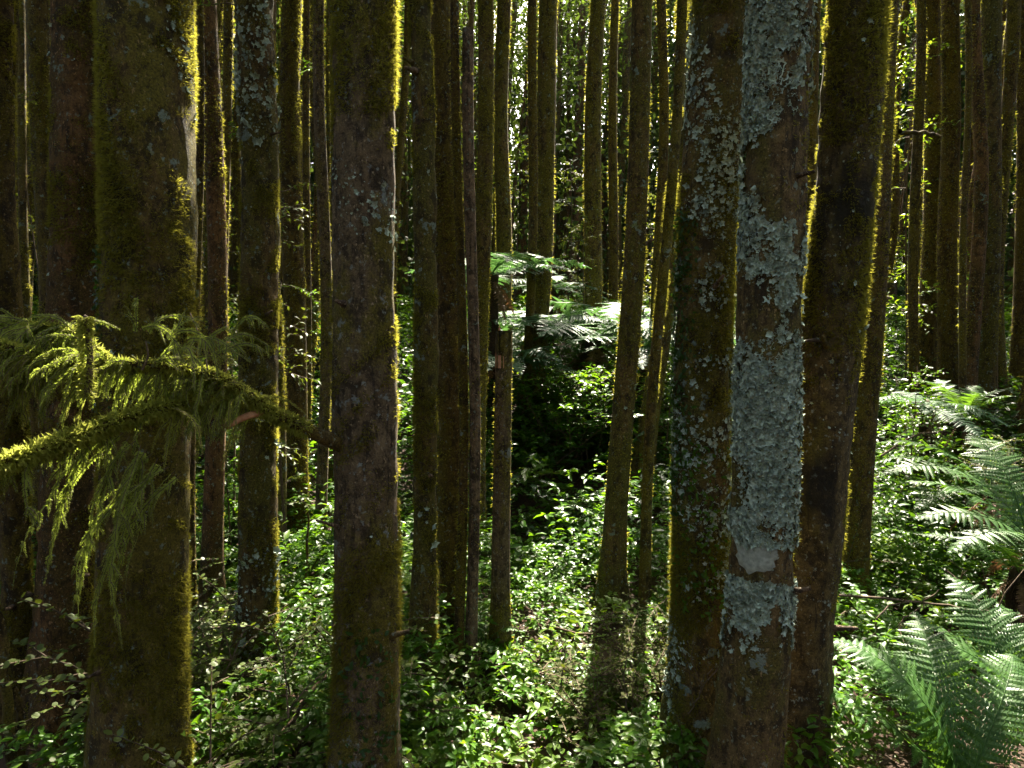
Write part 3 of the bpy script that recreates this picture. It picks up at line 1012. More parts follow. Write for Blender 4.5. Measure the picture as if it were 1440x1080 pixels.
# unseen trees added beyond the frame and behind the camera to cut the light
def shade(pts):
    for (x, y) in pts:
        SEED[0] += 1
        s = SEED[0]
        gz = float(ground(x, y)); H = rng.uniform(17, 23)
        tk = Trunk((x, y, gz), (x + .1, y, gz + 3), rng.uniform(.25, .4), H, s, .3, .06)
        root = thing('shade_tree', 'unseen mossy tree added outside the view, its crown holding back light', 'tree', (x, y, gz), 'unseen trees added around the view for shade')
        obj('trunk', tk.mesh(10, .5, 12), M['mossy'], root)
        add_crown(tk, root, s, H * .5, H + .8, rng.uniform(1.8, 2.6), 2400, .24)


shade(spots(36, 2, 30, 2, 26, 1.9, rng, taken, view=False, outside=True, sun=True))
shade(spots(16, -18, -2, 2, 20, 2.2, rng, taken, view=False, outside=True))
shade([p for p in spots(44, -14, 14, -16, 1.5, 2.2, rng, taken, view=False) if math.hypot(*p) > 2.6])

# ------------------------------------------------------------------ ground
xs = np.concatenate([np.linspace(-260, -24, 20), np.arange(-23.5, 24, .25), np.linspace(24.5, 260, 20)])
ys = np.concatenate([np.linspace(-60, -1, 12), np.arange(-.5, 26, .25), np.linspace(26.5, 320, 40)])
X, Y = np.meshgrid(xs, ys, indexing='ij')
fz = Field(4.0, 8)
Z = ground(X, Y) + .025 * fz(np.stack([X, Y, 0 * X], -1))
n, m = X.shape
i, j = np.meshgrid(np.arange(n - 1), np.arange(m - 1), indexing='ij')
a, b_, c, d_ = i * m + j, (i + 1) * m + j, (i + 1) * m + j + 1, i * m + j + 1
Tg = np.concatenate([np.stack([a, b_, c], -1).reshape(-1, 3), np.stack([a, c, d_], -1).reshape(-1, 3)])
g = obj('ground', mesh_np('ground', np.stack([X, Y, Z], -1).reshape(-1, 3), Tg, True), M['soil'])
g['kind'] = 'structure'


def scatter(n, y0, y1, rng, fx=.84):
    y = np.sqrt(rng.uniform(y0 * y0, y1 * y1, n))
    return rng.uniform(-fx, fx, n) * y, y


rng = np.random.default_rng(31)
x, y = scatter(16000, 3.5, 18, rng)
b = Batch()
P = np.stack([x, y, ground(x, y) + .02 + .02 * rng.random(len(x))], -1)
b.inst('leaf4', P, rnd_unit(len(x), rng) * np.array([1, 1, .25]), np.array([0, 0, 1]) + rnd_unit(len(x), rng) * .5, rng.uniform(.03, .09, len(x)), rng.uniform(.015, .04, len(x)))
o = b.build('leaf_litter', M['litter']); o['kind'] = 'stuff'


CLEAR = [(*on_ground(px, py)[:2], r) for px, py, r in ((1352, 1150, .5), (1330, 1180, .4), (1440, 1060, .35), (40, 1000, .9), (20, 1060, .8), (90, 1040, .6))]


def cover(name, n, y0, y1, hmax, leaf, mat, seed, thr=-.2, tpl='leaf8', fx=.84):
    rng = np.random.default_rng(seed)
    x, y = scatter(n, y0, y1, rng, fx)
    Q = np.stack([x, y, 0 * x], -1)
    f = Field(1.3, seed + 1)(Q) + .5 * Field(4.5, seed + 2)(Q)
    k = f > thr
    for cx, cy, cr in CLEAR:
        k &= (x - cx) ** 2 + (y - cy) ** 2 > cr * cr
    x, y, f = x[k], y[k], f[k]; n = len(x)
    h = hmax * (0.25 + .75 * np.clip((f - thr) / 1.6, 0, 1)) * (1 - .75 * rng.random(n) ** 2.2)
    P = np.stack([x, y, ground(x, y) + h], -1)
    P = P + rng.normal(size=(n, 3)) * .02
    b = Batch()
    # little whorls: four leaves on a point
    for q in range(4):
        a = rng.uniform(0, 6.28, n)
        D = np.stack([np.cos(a), np.sin(a), rng.uniform(-.35, .45, n)], -1)
        b.inst(tpl, P + D * .008 + np.array([0, 0, 1]) * rng.uniform(-.03, .03, (n, 1)), D, np.array([0, 0, 1.0]) + rng.normal(size=(n, 3)) * .4, leaf * rng.uniform(.5, 1.35, n), leaf * .5 * rng.uniform(.7, 1.2, n))
    o = b.build(name, M[mat]); o['kind'] = 'stuff'
    return o


cover('undergrowth', 14000, 4.4, 10, .85, .085, 'leaf', 40, -.6)
cover('undergrowth', 7000, 4.4, 12, 1.0, .10, 'leafpale', 45, .0)
cover('undergrowth', 17000, 8, 21, 1.1, .12, 'leafdark', 50, -.9)
cover('undergrowth', 14000, 8, 21, 1.35, .12, 'leaf', 60, -.5)
cover('undergrowth', 14000, 4.4, 10, .50, .035, 'leafsmall', 70, -.3, 'round')
cover('undergrowth', 26000, 18, 46, 1.5, .2, 'leaf', 80, -1.1, 'leaf4')


# ------------------------------------------------------------------ shrubs
def shrub_meshes(seed, stems, h, spread, leaf, ratio, mat, tpl='leaf8', gap=.5, twig_n=4, upright=.9):
    rng = np.random.default_rng(seed)
    tb, lf = Batch(), Batch()
    for s in range(stems):
        a = rng.uniform(0, 6.28)
        d = unit(np.array([math.cos(a) * spread, math.sin(a) * spread, upright]) + rng.normal(size=3) * .1)
        hh = h * rng.uniform(.6, 1.1)
        n = 8
        pts = [np.array([math.cos(a) * .05, math.sin(a) * .05, -.06])]
        for i in range(n):
            d = unit(d + rng.normal(size=3) * .13 + np.array([math.cos(a), math.sin(a), -.1]) * .05)
            pts.append(pts[-1] + d * hh / n)
        pts = np.array(pts)
        tb.tube(pts, np.linspace(.008, .002, n + 1) * (.5 + h), 5)
        lines = [pts[3:]]
        for q in range(twig_n):
            i = rng.integers(2, n + 1)
            sd_ = unit(np.array([rng.normal(), rng.normal(), rng.uniform(-.1, .8)]))
            m = hh * rng.uniform(.2, .45)
            sp = np.array([pts[i], pts[i] + sd_ * m * .5 + [0, 0, .01], pts[i] + sd_ * m + [0, 0, -.06 * m]])
            tb.tube(sp, np.array([.004, .003, .0015]) * (.5 + h), 3)
            lines.append(sp)
        for sp in lines:
            ln = np.linalg.norm(np.diff(sp, axis=0), axis=1).sum()
            k = max(4, int(ln / (leaf * gap)))
            t = np.linspace(.15, 1, k) * (len(sp) - 1)
            i = np.minimum(t.astype(int), len(sp) - 2); f = (t - i)[:, None]
            P = sp[i] * (1 - f) + sp[i + 1] * f
            ax = unit(sp[i + 1] - sp[i])
            ang = np.arange(k) * 2.4 + rng.random() * 6
            D = np.stack([np.cos(ang), np.sin(ang), rng.uniform(-.2, .5, k)], -1) + ax * .4
            lf.inst(tpl, P, D, np.array([0, 0, 1.0]) + rng.normal(size=(k, 3)) * .38 - D * .1, leaf * rng.uniform(.6, 1.25, k), leaf * ratio * rng.uniform(.8, 1.2, k))
    return tb.mesh('stems', M['twig']), lf.mesh('foliage', M[mat])


PROTO = {
    'glossy': [shrub_meshes(s, 6, .75, .6, .10, .46, 'leaf', gap=.36, twig_n=5) for s in (1, 2, 3)],
    'pale': [shrub_meshes(s, 6, .65, .7, .12, .44, 'leafpale', gap=.34, twig_n=4) for s in (4, 5)],
    'dark': [shrub_meshes(s, 7, .85, .6, .10, .48, 'leafdark', gap=.36, twig_n=5) for s in (6, 7)],
    'fine': [shrub_meshes(s, 12, .95, .75, .034, .85, 'leafsmall', 'round', gap=.62, twig_n=11) for s in (8, 9)],
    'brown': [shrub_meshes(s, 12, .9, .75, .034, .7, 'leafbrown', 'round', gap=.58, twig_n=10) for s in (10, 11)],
    'bush': [shrub_meshes(s, 9, 1.65, .42, .105, .46, 'leaf', gap=.36, twig_n=8) for s in (14, 15)],
    'broad': [shrub_meshes(s, 3, 1.05, .10, .15, .46, 'leafpale', gap=.55, twig_n=1) for s in (12, 13)],
}
WORDS = {'glossy': ('glossy_shrub', 'glossy green shrub'), 'pale': ('pale_shrub', 'light green shrub'), 'dark': ('dark_shrub', 'dark leaved shrub'),
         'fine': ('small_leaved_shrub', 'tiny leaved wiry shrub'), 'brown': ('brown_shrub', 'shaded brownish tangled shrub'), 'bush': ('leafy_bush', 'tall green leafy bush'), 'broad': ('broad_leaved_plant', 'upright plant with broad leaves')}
SHRUBS = []


def shrub(kind, x, y, s=1.0, label=None, rz=None):
    v = PROTO[kind][random.randrange(len(PROTO[kind]))]
    nm, words_ = WORDS[kind]
    root = thing(nm, label or '', 'shrub' if kind != 'broad' else 'plant', (x, y, float(ground(x, y))), 'forest floor shrubs', random.uniform(0, 6.28) if rz is None else rz, s)
    st = obj('stems', v[0], None, root)
    obj('foliage', v[1], None, root)
    if not label:
        SHRUBS.append((proj((x, y, float(ground(x, y)) + .4 * s)), kind, root))
    return root


def shrub_at(kind, px, py, s=1.0, label=None):
    p = on_ground(px, py)
    return shrub(kind, p[0], p[1], s, label)


shrub_at('fine', 235, 1080, 1.6, 'tiny leaved wiry shrub growing against the foot of the broadest trunk')
shrub_at('fine', 330, 1090, 1.75, 'tiny leaved wiry shrub before the squared patch trunk, fullest of the three')
shrub_at('fine', 430, 1075, 1.4, 'tiny leaved wiry shrub close beside the foot of the branched trunk')
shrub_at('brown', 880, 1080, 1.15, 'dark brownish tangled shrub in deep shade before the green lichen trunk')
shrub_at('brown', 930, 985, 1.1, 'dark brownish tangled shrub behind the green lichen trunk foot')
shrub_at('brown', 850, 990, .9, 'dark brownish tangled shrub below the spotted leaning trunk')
shrub_at('broad', 629, 925, 1.1, 'tall upright plant with big pale leaves before the shadow trunk')
shrub_at('broad', 420, 850, 1.15, 'upright broad leaved plant beside the squared patch trunk')
shrub_at('broad', 460, 800, 1.15, 'upright broad leaved plant at the foot of the slim smooth trunk')
shrub_at('pale', 700, 1070, 1.0, 'sunlit light green shrub in the open below the broken stub')
shrub_at('pale', 770, 1010, 1.0, 'sunlit light green shrub between the broken stub and the tangled shrubs')
shrub_at('pale', 640, 1090, .9, 'sunlit light green shrub at the foot of the branched trunk')
shrub_at('pale', 740, 940, .9, 'sunlit light green shrub just behind the broken stub')
shrub_at('glossy', 600, 1060, .8, 'glossy shrub spreading under the tall pale leaved plant')
for kd, px, py, sc_ in (('bush', 732, 665, 1.15), ('bush', 762, 675, 1.2), ('bush', 795, 665, 1.15), ('bush', 826, 660, 1.15), ('bush', 778, 640, 1.15), ('bush', 812, 640, 1.1), ('bush', 850, 650, 1.1), ('bush', 640, 730, .9), ('bush', 560, 760, .8), ('bush', 1235, 700, 1.0), ('bush', 1290, 760, .9), ('bush', 1215, 800, .8), ('bush', 470, 760, .8), ('bush', 330, 790, .8), ('bush', 930, 690, .9), ('glossy', 745, 660, 1.7), ('pale', 785, 665, 1.6), ('glossy', 825, 660, 1.7), ('glossy', 715, 690, 1.5), ('glossy', 735, 610, 1.5), ('dark', 775, 600, 1.6), ('glossy', 810, 585, 1.5), ('pale', 790, 640, 1.3), ('dark', 840, 600, 1.6), ('glossy', 720, 650, 1.5), ('dark', 690, 640, 1.6), ('glossy', 770, 560, 1.5), ('pale', 830, 640, 1.4)):
    shrub_at(kd, px, py, sc_)
rng = np.random.default_rng(90)
tk2 = [(float(o.location.x), float(o.location.y)) for o, *_ in HAND]
sp = spots(120, -.78, .78, 5.6, 17.5, .42, rng, tk2)
for (x, y) in sp:
    if any((x - cx) ** 2 + (y - cy) ** 2 < cr * cr for cx, cy, cr in CLEAR):
        continue
    px = proj((x, y, float(ground(x, y))))[0]
    u = rng.random()
    if y < 7 and (150 < px < 480 or px < 60):
        kind = 'fine'
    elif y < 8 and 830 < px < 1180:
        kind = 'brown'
    elif 600 < px < 1000:
        kind = 'glossy' if u < .5 else 'pale' if u < .72 else 'dark'
    else:
        kind = 'dark' if u < .5 else 'glossy' if u < .85 else 'pale'
    if px < 150 and (u < .5 or y < 9):
        continue
    k_ = rng.uniform(.8, 1.5) if rng.random() < .65 else rng.uniform(1.5, 2.2)
    shrub(kind, x, y, min(k_, .95) if y < 7.4 and kind != 'fine' else k_)

# tall leafy saplings between the trunks
def sapling_meshes(seed, h, leaf, mat, dens=9, reach=.5):
    rng = np.random.default_rng(seed)
    tb, lf = Batch(), Batch()
    z = np.linspace(-.1, h, 12)
    pts = np.stack([.05 * np.sin(z * 1.3 + seed), .05 * np.cos(z * 1.1), z], -1)
    tb.tube(pts, np.linspace(.02, .004, 12), 5)
    for q in range(int(h * dens)):
        t = rng.uniform(.25, 1) * 11; i = min(int(t), 10)
        p = pts[i] + (pts[i + 1] - pts[i]) * (t - i)
        a = rng.uniform(0, 6.28)
        twig_spray(tb, lf, p, [math.cos(a), math.sin(a), rng.uniform(-.2, .7)], reach * rng.uniform(.4, 1.1), rng, True, leaf, -.2, 'leaf8', 3)
    return tb.mesh('stem', M['twig']), lf.mesh('foliage', M[mat])


SAP = [sapling_meshes(1, 3.2, .07, 'leaf'), sapling_meshes(2, 4.2, .06, 'leafsmall', 7, .45), sapling_meshes(3, 5.0, .08, 'leafpale', 6, .5), sapling_meshes(4, 2.4, .03, 'leafsmall', 14, .5)]


def sapling(v, px, d, s, label, sink=0.0):
    x = at(px, 455, d)[0]
    root = thing('leafy_sapling', label, 'sapling', (x, d, float(ground(x, d)) - sink), 'leafy saplings between the trunks', random.uniform(0, 6.28), s)
    obj('stem', SAP[v][0], None, root); obj('foliage', SAP[v][1], None, root)


sapling(2, 1272, 14.5, 1.5, 'tall backlit sapling with glowing leaves past the companion trunk')
sapling(2, 1262, 19, 1.6, 'tall backlit sapling standing deeper behind the glowing leaved sapling')
sapling(0, 1290, 10, .8, 'broad bushy sapling low beside the companion trunk')
sapling(3, 1400, 8.5, .85, 'fine leaved pale bush in front of the blotched dark trunk')
sapling(3, 1432, 8.8, .8, 'fine leaved pale bush at the very edge, above the big fern')
sapling(0, 1130, 10.5, 1.0, 'leafy sapling in the gap between the two thick leaning trunks')
sapling(1, 800, 19, 1.2, 'thin sapling with scattered bright leaves behind the dark leaning trunk')
sapling(1, 822, 15.5, .9, 'thin sapling next to the straight trunk behind the tree fern')
sapling(1, 910, 16, 1.1, 'thin twiggy sapling beyond the slim spotted leaning trunk')
sapling(0, 945, 11.5, .9, 'leafy sapling in shade behind the thin glowing stem')
sapling(1, 320, 9.6, 1.1, 'twiggy sapling with sunlit sprays beside the squared patch trunk')
sapling(1, 393, 8.4, 1.2, 'leafy sapling climbing along the rimlit pole')
sapling(0, 312, 9.2, .8, 'leafy sapling low between the plain brown trunk and the squared patch trunk')
sapling(0, 470, 13, 1.0, 'leafy sapling deep in shade behind the branched trunk')
sapling(1, 55, 9.5, 1.2, 'twiggy sapling behind the leaning mossy pole')
sapling(2, 725, 24, 1.4, 'pale sapling far back between the fern trunk and the wire thin pole')
sapling(2, 640, 20, 1.3, 'pale sapling far back behind the dead pole')
sapling(0, 1345, 15, 1.0, 'shaded sapling among the dark back trunks')
sapling(2, 985, 20, 1.3, 'pale sapling far back behind the green lichen trunk')

# ------------------------------------------------------------------ ferns
def frond_mesh(seed, L, W, e0, bend, pairs=26, lobes=11, mat='fern', stipe=.12):
    """one frond along +X from the origin, rising at e0 and arching over; pinnae cut into lobes"""
    rng = np.random.default_rng(seed)
    n = 40
    t = np.linspace(0, 1, n)
    ang = e0 - bend * t ** 1.4
    dx = np.cos(ang) * L / n; dz = np.sin(ang) * L / n
    x = np.concatenate([[0], np.cumsum(dx)])[:n]; z = np.concatenate([[0], np.cumsum(dz)])[:n]
    yb = .04 * L * np.sin(t * 2.5 + seed)
    R_ = np.stack([x, yb, z], -1)
    V, T = [], []
    cnt = 0
    tb = Batch()
    tb.tube(R_[::2], np.linspace(.006, .0012, len(R_[::2])) * max(L, .7), 5)
    for q in range(pairs):
        u = stipe + (1 - stipe) * (q + .5) / pairs
        i = min(int(u * (n - 1)), n - 2); f = u * (n - 1) - i
        o = R_[i] * (1 - f) + R_[i + 1] * f
        ax = unit(R_[i + 1] - R_[i])
        nrm = unit(np.cross(ax, np.array([0, 1.0, 0]))); nrm = nrm * (1 if nrm[2] > 0 else -1)
        s_ = (u - stipe) / (1 - stipe)
        ln = W / 2 * (min(1, (.35 + 1.9 * s_)) if s_ < .34 else (1 - ((s_ - .34) / .66) ** 1.7)) + .012
        for sg in (-1, 1):
            lz = ln * (rng.uniform(.88, 1.1) if rng.random() > .05 else rng.uniform(.25, .7))
            dr = rng.normal(.20, .09)
            side = unit(np.array([0, sg, 0]) + ax * (.22 + .25 * s_) + nrm * rng.normal(.02, .11) + ax * rng.normal(0, .05))
            m = max(4, int(lobes * (.4 + .6 * lz / (W / 2))))
            gap_ = L * (1 - stipe) / pairs
            for k in range(m):
                a0, a1 = k / m, (k + .86) / m
                wd = gap_ * .56 * (1 - (k / m) ** 2.2) + .0015
                for e in (-1, 1):
                    def pt(a, wv):
                        return o + side * lz * a + nrm * (-dr * lz * a * a + .05 * lz * a) + ax * wv * e
                    p = [pt(a0, 0), pt(a1, 0), pt(a1 + .03, wd * .95), pt(a0 + .04, wd * .8)]
                    p[2] = p[2] - nrm * wd * .2; p[3] = p[3] - nrm * wd * .16
                    V += p
                    T += [[cnt, cnt + 1, cnt + 2], [cnt, cnt + 2, cnt + 3]] if e * sg > 0 else [[cnt, cnt + 2, cnt + 1], [cnt, cnt + 3, cnt + 2]]
                    cnt += 4
    tb.add(np.array(V), np.array(T))
    return tb.mesh('frond', M[mat])


FR = {
    'low': [frond_mesh(s, 1.25, .50, R(e), R(bn)) for s, e, bn in ((1, 62, 75), (2, 50, 62), (3, 70, 95))],
    'tree': [frond_mesh(s, 1.9, .72, R(e), R(bn), 26, 9, 'fernblue', .08) for s, e, bn in ((4, 20, 40), (5, 14, 34), (6, 30, 55))],
    'big': [frond_mesh(s, 1.7, .72, R(e), R(bn), 24, 12, 'fern', .1) for s, e, bn in ((7, 58, 70), (8, 48, 62), (9, 35, 55))],
}


DEADF = [frond_mesh(s, 1.5, .30, R(20), R(30), 18, 6, 'litter', .1) for s in (14, 15)]


def fern(name, label, px, py, d, az, kind, s=1.0, trunk=0.0, group='ferns on the forest floor', z=None, tr=.09):
    """az: list of (compass angle in degrees, 0 = to the right, 90 = away; scale; tilt in degrees)"""
    p = at(px, py, d) if trunk else on_ground(px, py, .12)
    if not trunk:
        p = p + np.array([0, 0, .12])
    d = p[1]
    root = thing(name, label, 'fern', p, group)
    for i, a in enumerate(az):
        ang, sc_, tilt = (list(a) + [1.0, 0.0][len(a) - 1:])[:3] if isinstance(a, (list, tuple)) else (a, 1.0, 0.0)
        o = obj('frond', FR[kind][i % 3], None, root)
        o.rotation_euler = Euler((random.uniform(-.22, .22), -R(tilt), R(ang)), 'XYZ')
        k = s * sc_ * random.uniform(.9, 1.08)
        o.scale = (k, k, k)
    gz = float(ground(p[0], d))
    if trunk and d > 6.4:
        for i in range(6):
            o = obj('dead_frond', DEADF[i % 2], None, root, (0, 0, -.03))
            o.rotation_euler = Euler((random.uniform(-.3, .3), R(random.uniform(50, 80)), R(i * 60 + random.uniform(-20, 20))), 'XYZ')
            k = s * random.uniform(.5, .75)
            o.scale = (k, k, k)
    if trunk:
        b = Batch()
        hh = p[2] - gz
        zz = np.linspace(-hh - .2, .03, 14)
        pts = np.stack([.03 * np.sin(zz * 3), .03 * np.cos(zz * 2), zz], -1)
        b.tube(pts, tr * (1 + .12 * np.sin(np.arange(14) * 1.9)), 12)
        rng = np.random.default_rng(int(px))
        n = 900
        h = rng.uniform(-hh, 0, n); a = rng.uniform(0, 6.28, n)
        nr = np.stack([np.cos(a), np.sin(a), 0 * a], -1)
        b.inst('blade', nr * tr * .95 + np.stack([0 * h, 0 * h, h], -1), nr * .6 + np.array([0, 0, -1]) + rng.normal(size=(n, 3)) * .3, rnd_unit(n, rng), .09, .012)
        b.build('trunk', M['fernroot'], root)
    else:
        b = Batch()
        rng = np.random.default_rng(int(px))
        for q in range(8):
            a = rng.uniform(0, 6.28)
            b.tube(np.array([[0, 0, gz - p[2] - .05], [.04 * math.cos(a), .04 * math.sin(a), .02], [.07 * math.cos(a), .07 * math.sin(a), .1]]), np.array([.03, .02, .008]), 5)
        b.build('rootstock', M['fernroot'], root)
    return root


ring = lambda n, off=0, tilt=0, s=1.0: [(off + i * 360 / n + random.uniform(-12, 12), s * random.uniform(.85, 1.1), tilt + random.uniform(-8, 8)) for i in range(n)]
fern('shuttlecock_fern', 'tall arching ground fern with one brightly sunlit frond, in the lower corner', 1352, 1150, 4.6, [(78, 1.12, 12), (100, .95, 4), (128, 1.05, 8), (150, 1.0, 18), (165, 1.1, 2), (48, 1.1, 6), (20, 1.0, 0), (200, .7, -20), (250, .7, -10)], 'low', 1.08)
fern('shuttlecock_fern', 'ground fern with sunlit upright fronds at the edge, beside the arching corner fern', 1455, 1060, 5.4, [(95, 1.1, 14), (125, 1.0, 8), (150, 1.0, 0), (70, 1.1, 8), (175, .9, -10), (35, 1, 0), (210, .8, -16)], 'low', 1.02)
fern('large_fern', 'big fern with broad drooping fronds above the fallen stick', 1456, 765, 7.0, [(170, 1.0, -18), (150, .9, 0), (115, 1.05, 14), (200, .9, -28), (92, 1.1, 16), (240, .8, -20), (20, .9, 0)], 'big', .86, trunk=1, tr=.07)
fern('large_fern', 'shaded fern with wide flat fronds below the white lit fern', 1400, 690, 8.4, [(165, 1.05, -20), (182, 1.1, -14), (200, 1.0, -20), (148, 1.0, -12), (60, .9, -4), (-30, .9, -20)], 'big', .9, trunk=1, tr=.06)
fern('large_fern', 'low fern with one sunlit frond between the wide flat fern and the fallen stick', 1430, 805, 6.8, ring(6, 15, -8), 'big', .55, trunk=1, tr=.05)
fern('large_fern', 'fern glowing white in the sun under the dark back trunk', 1305, 570, 10.6, ring(10, 15, -12), 'tree', .62, trunk=1, tr=.07)
fern('large_fern', 'fern with yellow green upright fronds beside the second back trunk', 1352, 590, 10.8, ring(7, 40, 10), 'big', .6, trunk=1, tr=.06)
fern('tree_fern', 'tree fern with a thick dark trunk and drooping crown, behind the broken stub', 692, 388, 12.6, ring(15, 12, -2), 'tree', .95, trunk=1, tr=.13, group='tree ferns among the trunks')
fern('tree_fern', 'wide tree fern with flat sunlit fronds between the dark leaner and the spotted leaner', 835, 478, 13.9, ring(14, 0, -3), 'tree', 1.65, trunk=1, tr=.17, group='tree ferns among the trunks')
fern('tree_fern', 'second wide tree fern set lower, its fronds reaching the mossy wand', 905, 490, 13.0, ring(11, 20, -6), 'tree', 1.15, trunk=1, tr=.12, group='tree ferns among the trunks')
fern('tree_fern', 'broad tree fern farther back, seen past the spotted leaning trunk', 885, 452, 15.2, ring(12, 12, -3), 'tree', 1.5, trunk=1, tr=.14, group='tree ferns among the trunks')
fern('tree_fern', 'broad tree fern between the wire thin pole and the broken stub', 748, 462, 13.8, ring(10, 30, -2), 'tree', 1.0, trunk=1, tr=.13, group='tree ferns among the trunks')
fern('tree_fern', 'small tree fern with pale fronds behind the wide flat fern', 775, 405, 17.5, ring(11, 5, -8), 'tree', .9, trunk=1, tr=.1, group='tree ferns among the trunks')
fern('tree_fern', 'low tree fern with fronds touching the broken stub', 700, 505, 12.2, ring(14, 25, -6), 'tree', .9, trunk=1, tr=.1, group='tree ferns among the trunks')
fern('shuttlecock_fern', 'small dark fern hanging beside the dark edge trunk', 6, 850, 5.9, ring(6, 10, -10), 'low', .5)
fern('shuttlecock_fern', 'small fern growing at the foot of the broken stub', 684, 930, 6.9, ring(6, 40, 5), 'low', .42)
fern('shuttlecock_fern', 'small fern curled at the foot of the branched trunk', 487, 1080, 4.9, ring(6, 0, -4), 'low', .35)

# ------------------------------------------------------------------ fallen sticks, stubs
def stick(name, label, pts, r0, r1, mat='twig', fork=0, seed=0):
    P = np.array([at(*p) for p in pts])
    o0 = P[0].copy()
    P = densify(P - o0, 14)
    rng = np.random.default_rng(seed)
    P = P + rng.normal(size=P.shape) * .008
    b = Batch(); b.tube(P, np.linspace(r0, r1, 14), 7)
    root = b.build(name, M[mat], None, True, o0)
    root['label'] = label; root['category'] = 'branch'; root['group'] = 'dead sticks on the forest floor'
    for q in range(fork):
        bb = Batch()
        i = rng.integers(3, 12)
        d = unit(rng.normal(size=3) + np.array([0, -.3, .5]))
        m = rng.uniform(.2, .5)
        bb.tube(np.array([P[i], P[i] + d * m * .5 + rng.normal(size=3) * .03, P[i] + d * m]), np.array([r1, r1 * .8, r1 * .4]), 5)
        bb.build('side_twig', M[mat], root, True)


stick('fallen_branch', 'long thin bare branch lying level above the corner ferns', [(1180, 838, 6.2), (1280, 845, 6.1), (1370, 858, 6.0), (1445, 866, 5.9)], .012, .008, fork=5, seed=1)
stick('fallen_branch', 'slanting bare branch crossing the long level branch', [(1330, 800, 6.2), (1380, 850, 6.0), (1420, 900, 5.8)], .011, .006, fork=3, seed=2)
stick('fallen_branch', 'bare forked branch rising beside the foot of the black stained trunk', [(1225, 910, 5.8), (1240, 860, 5.9), (1290, 845, 6.0)], .010, .005, fork=3, seed=3)
stick('fallen_branch', 'bare upright fork below the long level branch', [(1262, 905, 5.7), (1270, 870, 5.8), (1300, 852, 5.9)], .010, .005, fork=2, seed=4)
stick('fallen_branch', 'crooked dead branch among tangled shrubs below the spotted leaning trunk', [(770, 880, 7.0), (830, 892, 6.7), (850, 870, 6.8), (866, 860, 6.9)], .012, .006, fork=3, seed=5)
stick('fallen_branch', 'thin dead twigs arching over the sunlit light green shrubs', [(770, 1010, 5.6), (790, 960, 5.7), (795, 915, 5.8)], .008, .004, fork=3, seed=6)
stick('fallen_branch', 'dead sticks heaped beside the broken stub', [(672, 690, 10.2), (700, 672, 10.3), (720, 665, 10.4)], .014, .008, fork=4, seed=7)
stick('fallen_branch', 'thick brown fallen branch leaning by the foot of the branched trunk', [(392, 1040, 5.2), (430, 985, 5.4), (458, 948, 5.6)], .022, .015, 'dead', fork=1, seed=8)
stick('fallen_branch', 'pale bent dead branch under the white lit fern', [(1240, 640, 9.6), (1290, 612, 9.7), (1330, 606, 9.8)], .016, .008, fork=3, seed=9)
stick('fallen_branch', 'bright dead twigs at the foot of the black stained trunk', [(1155, 1075, 5.0), (1185, 1050, 5.0), (1215, 1075, 4.9)], .008, .004, fork=5, seed=10)
stick('fallen_branch', 'twiggy dead branch hanging at the foot of the green lichen trunk', [(968, 1005, 4.9), (985, 975, 4.85), (1000, 940, 4.8)], .007, .003, fork=6, seed=12)
stick('fallen_branch', 'level broken branch high up between the companion trunk and the back trunks', [(1262, 186, 9.0), (1300, 187, 9.1), (1322, 192, 9.2)], .03, .02, 'dark', seed=13)
stick('mossy_stake', 'thin leaning mossy stake in the dark lower corner', [(-4, 850, 4.9), (8, 960, 4.9), (20, 1095, 4.9)], .035, .04, 'mossy', seed=14)
stick('mossy_stake', 'short snapped mossy stake beside the thin leaning one', [(22, 968, 5.0), (28, 1020, 5.0), (34, 1100, 5.0)], .02, .03, 'mossy', seed=15)
stick('mossy_stake', 'thin dark upright stake beside the squared patch trunk', [(433, 722, 7.4), (431, 820, 7.4), (430, 930, 7.4)], .012, .018, 'dark', seed=16)

# labels of the scattered shrubs: kind, the trunks they stand between, and the order away from the viewer
bins = {}
for (px, py), kind, root in SHRUBS:
    bins.setdefault((kind, between(px)), []).append((-py, root))
for (kind, (a, c)), lst in bins.items():
    lst.sort(key=lambda t: t[0])
    for i, (_, root) in enumerate(lst):
        wh = f'between {a} and {c}' if a and c else f'outside {a or c}'
        w0 = WORDS[kind][1]
        if len(lst) == 1:
            root['label'] = f'{w0} standing {wh}'
        else:
            root['label'] = f'{w0}, {ORD[i]} in depth {wh}'

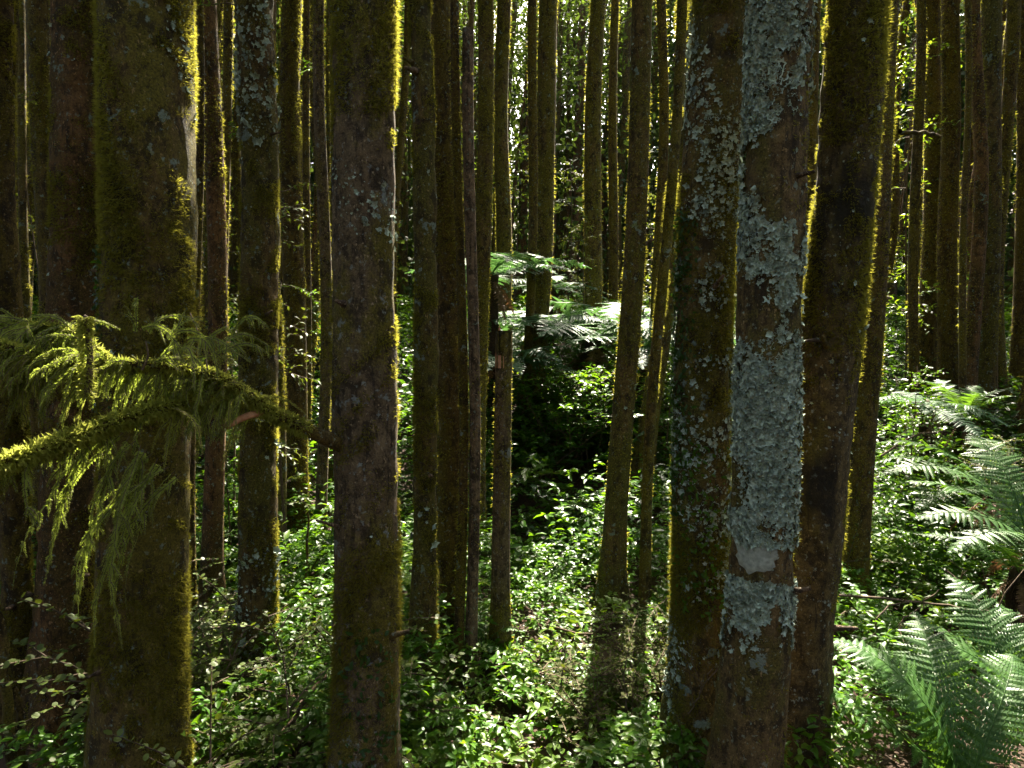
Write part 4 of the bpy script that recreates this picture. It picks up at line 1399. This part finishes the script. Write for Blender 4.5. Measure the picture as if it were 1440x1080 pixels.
# ------------------------------------------------------------------ far-off wood, all round the place
rng = np.random.default_rng(200)


def wood(n, nc, r0, r1, a0, a1, top, size, name='distant_forest'):
    b = Batch()
    rad = np.sqrt(rng.uniform(r0 * r0, r1 * r1, nc)); an = rng.uniform(a0, a1, nc)
    thin = (np.abs(an - .03) < .13) & (rng.random(nc) < .0)
    an[thin] = rng.uniform(.25, .8, thin.sum()) * rng.choice([-1, 1], thin.sum())
    cz = 2 + rng.random(nc) ** 1.2 * top
    cr = rng.uniform(1.0, 3.2, nc)
    wv = rng.integers(0, nc, n)
    P = np.stack([rad * np.sin(an), rad * np.cos(an), cz], -1)[wv] + rng.normal(size=(n, 3)) * cr[wv][:, None] * np.array([.8, .8, .7])
    P[:, 2] = P[:, 2] + np.maximum(0, P[:, 1] - 44) * .22
    P = P[sun_open(P)]; n = len(P)
    ga = np.arctan2(P[:, 0], P[:, 1])
    P = P[~((ga > -.05) & (ga < .035) & (P[:, 2] > 6) & (rng.random(n) < .4))]; n = len(P)
    b.inst('leaf4', P, rnd_unit(n, rng), np.array([0, 0, .6]) + rnd_unit(n, rng), size * rng.uniform(.6, 1.5, n), size * .5 * rng.uniform(.6, 1.5, n))
    o = b.build(name, M['far']); o['kind'] = 'stuff'


wood(150000, 1100, 44, 85, -.85, .85, 40, .5)
wood(40000, 420, 24, 46, -.85, .85, 12, .28)
wood(80000, 800, 46, 64, -.40, .45, 36, .45)
wood(40000, 400, 40, 62, .40, .85, 34, .45)
wood(70000, 700, 34, 60, -.85, -.28, 34, .48)
wood(40000, 450, 50, 70, -.40, .60, 40, .6)
wood(40000, 420, 36, 50, .22, .85, 26, .4)
wood(40000, 420, 36, 50, -.85, -.16, 26, .4)
wood(40000, 500, 16, 34, .85, 2 * math.pi - .85, 22, .6)  # unseen ring behind the camera, added to block low sky light

for o in scene.objects:
    if 'label' in o and len(o['label'].split()) > 16:
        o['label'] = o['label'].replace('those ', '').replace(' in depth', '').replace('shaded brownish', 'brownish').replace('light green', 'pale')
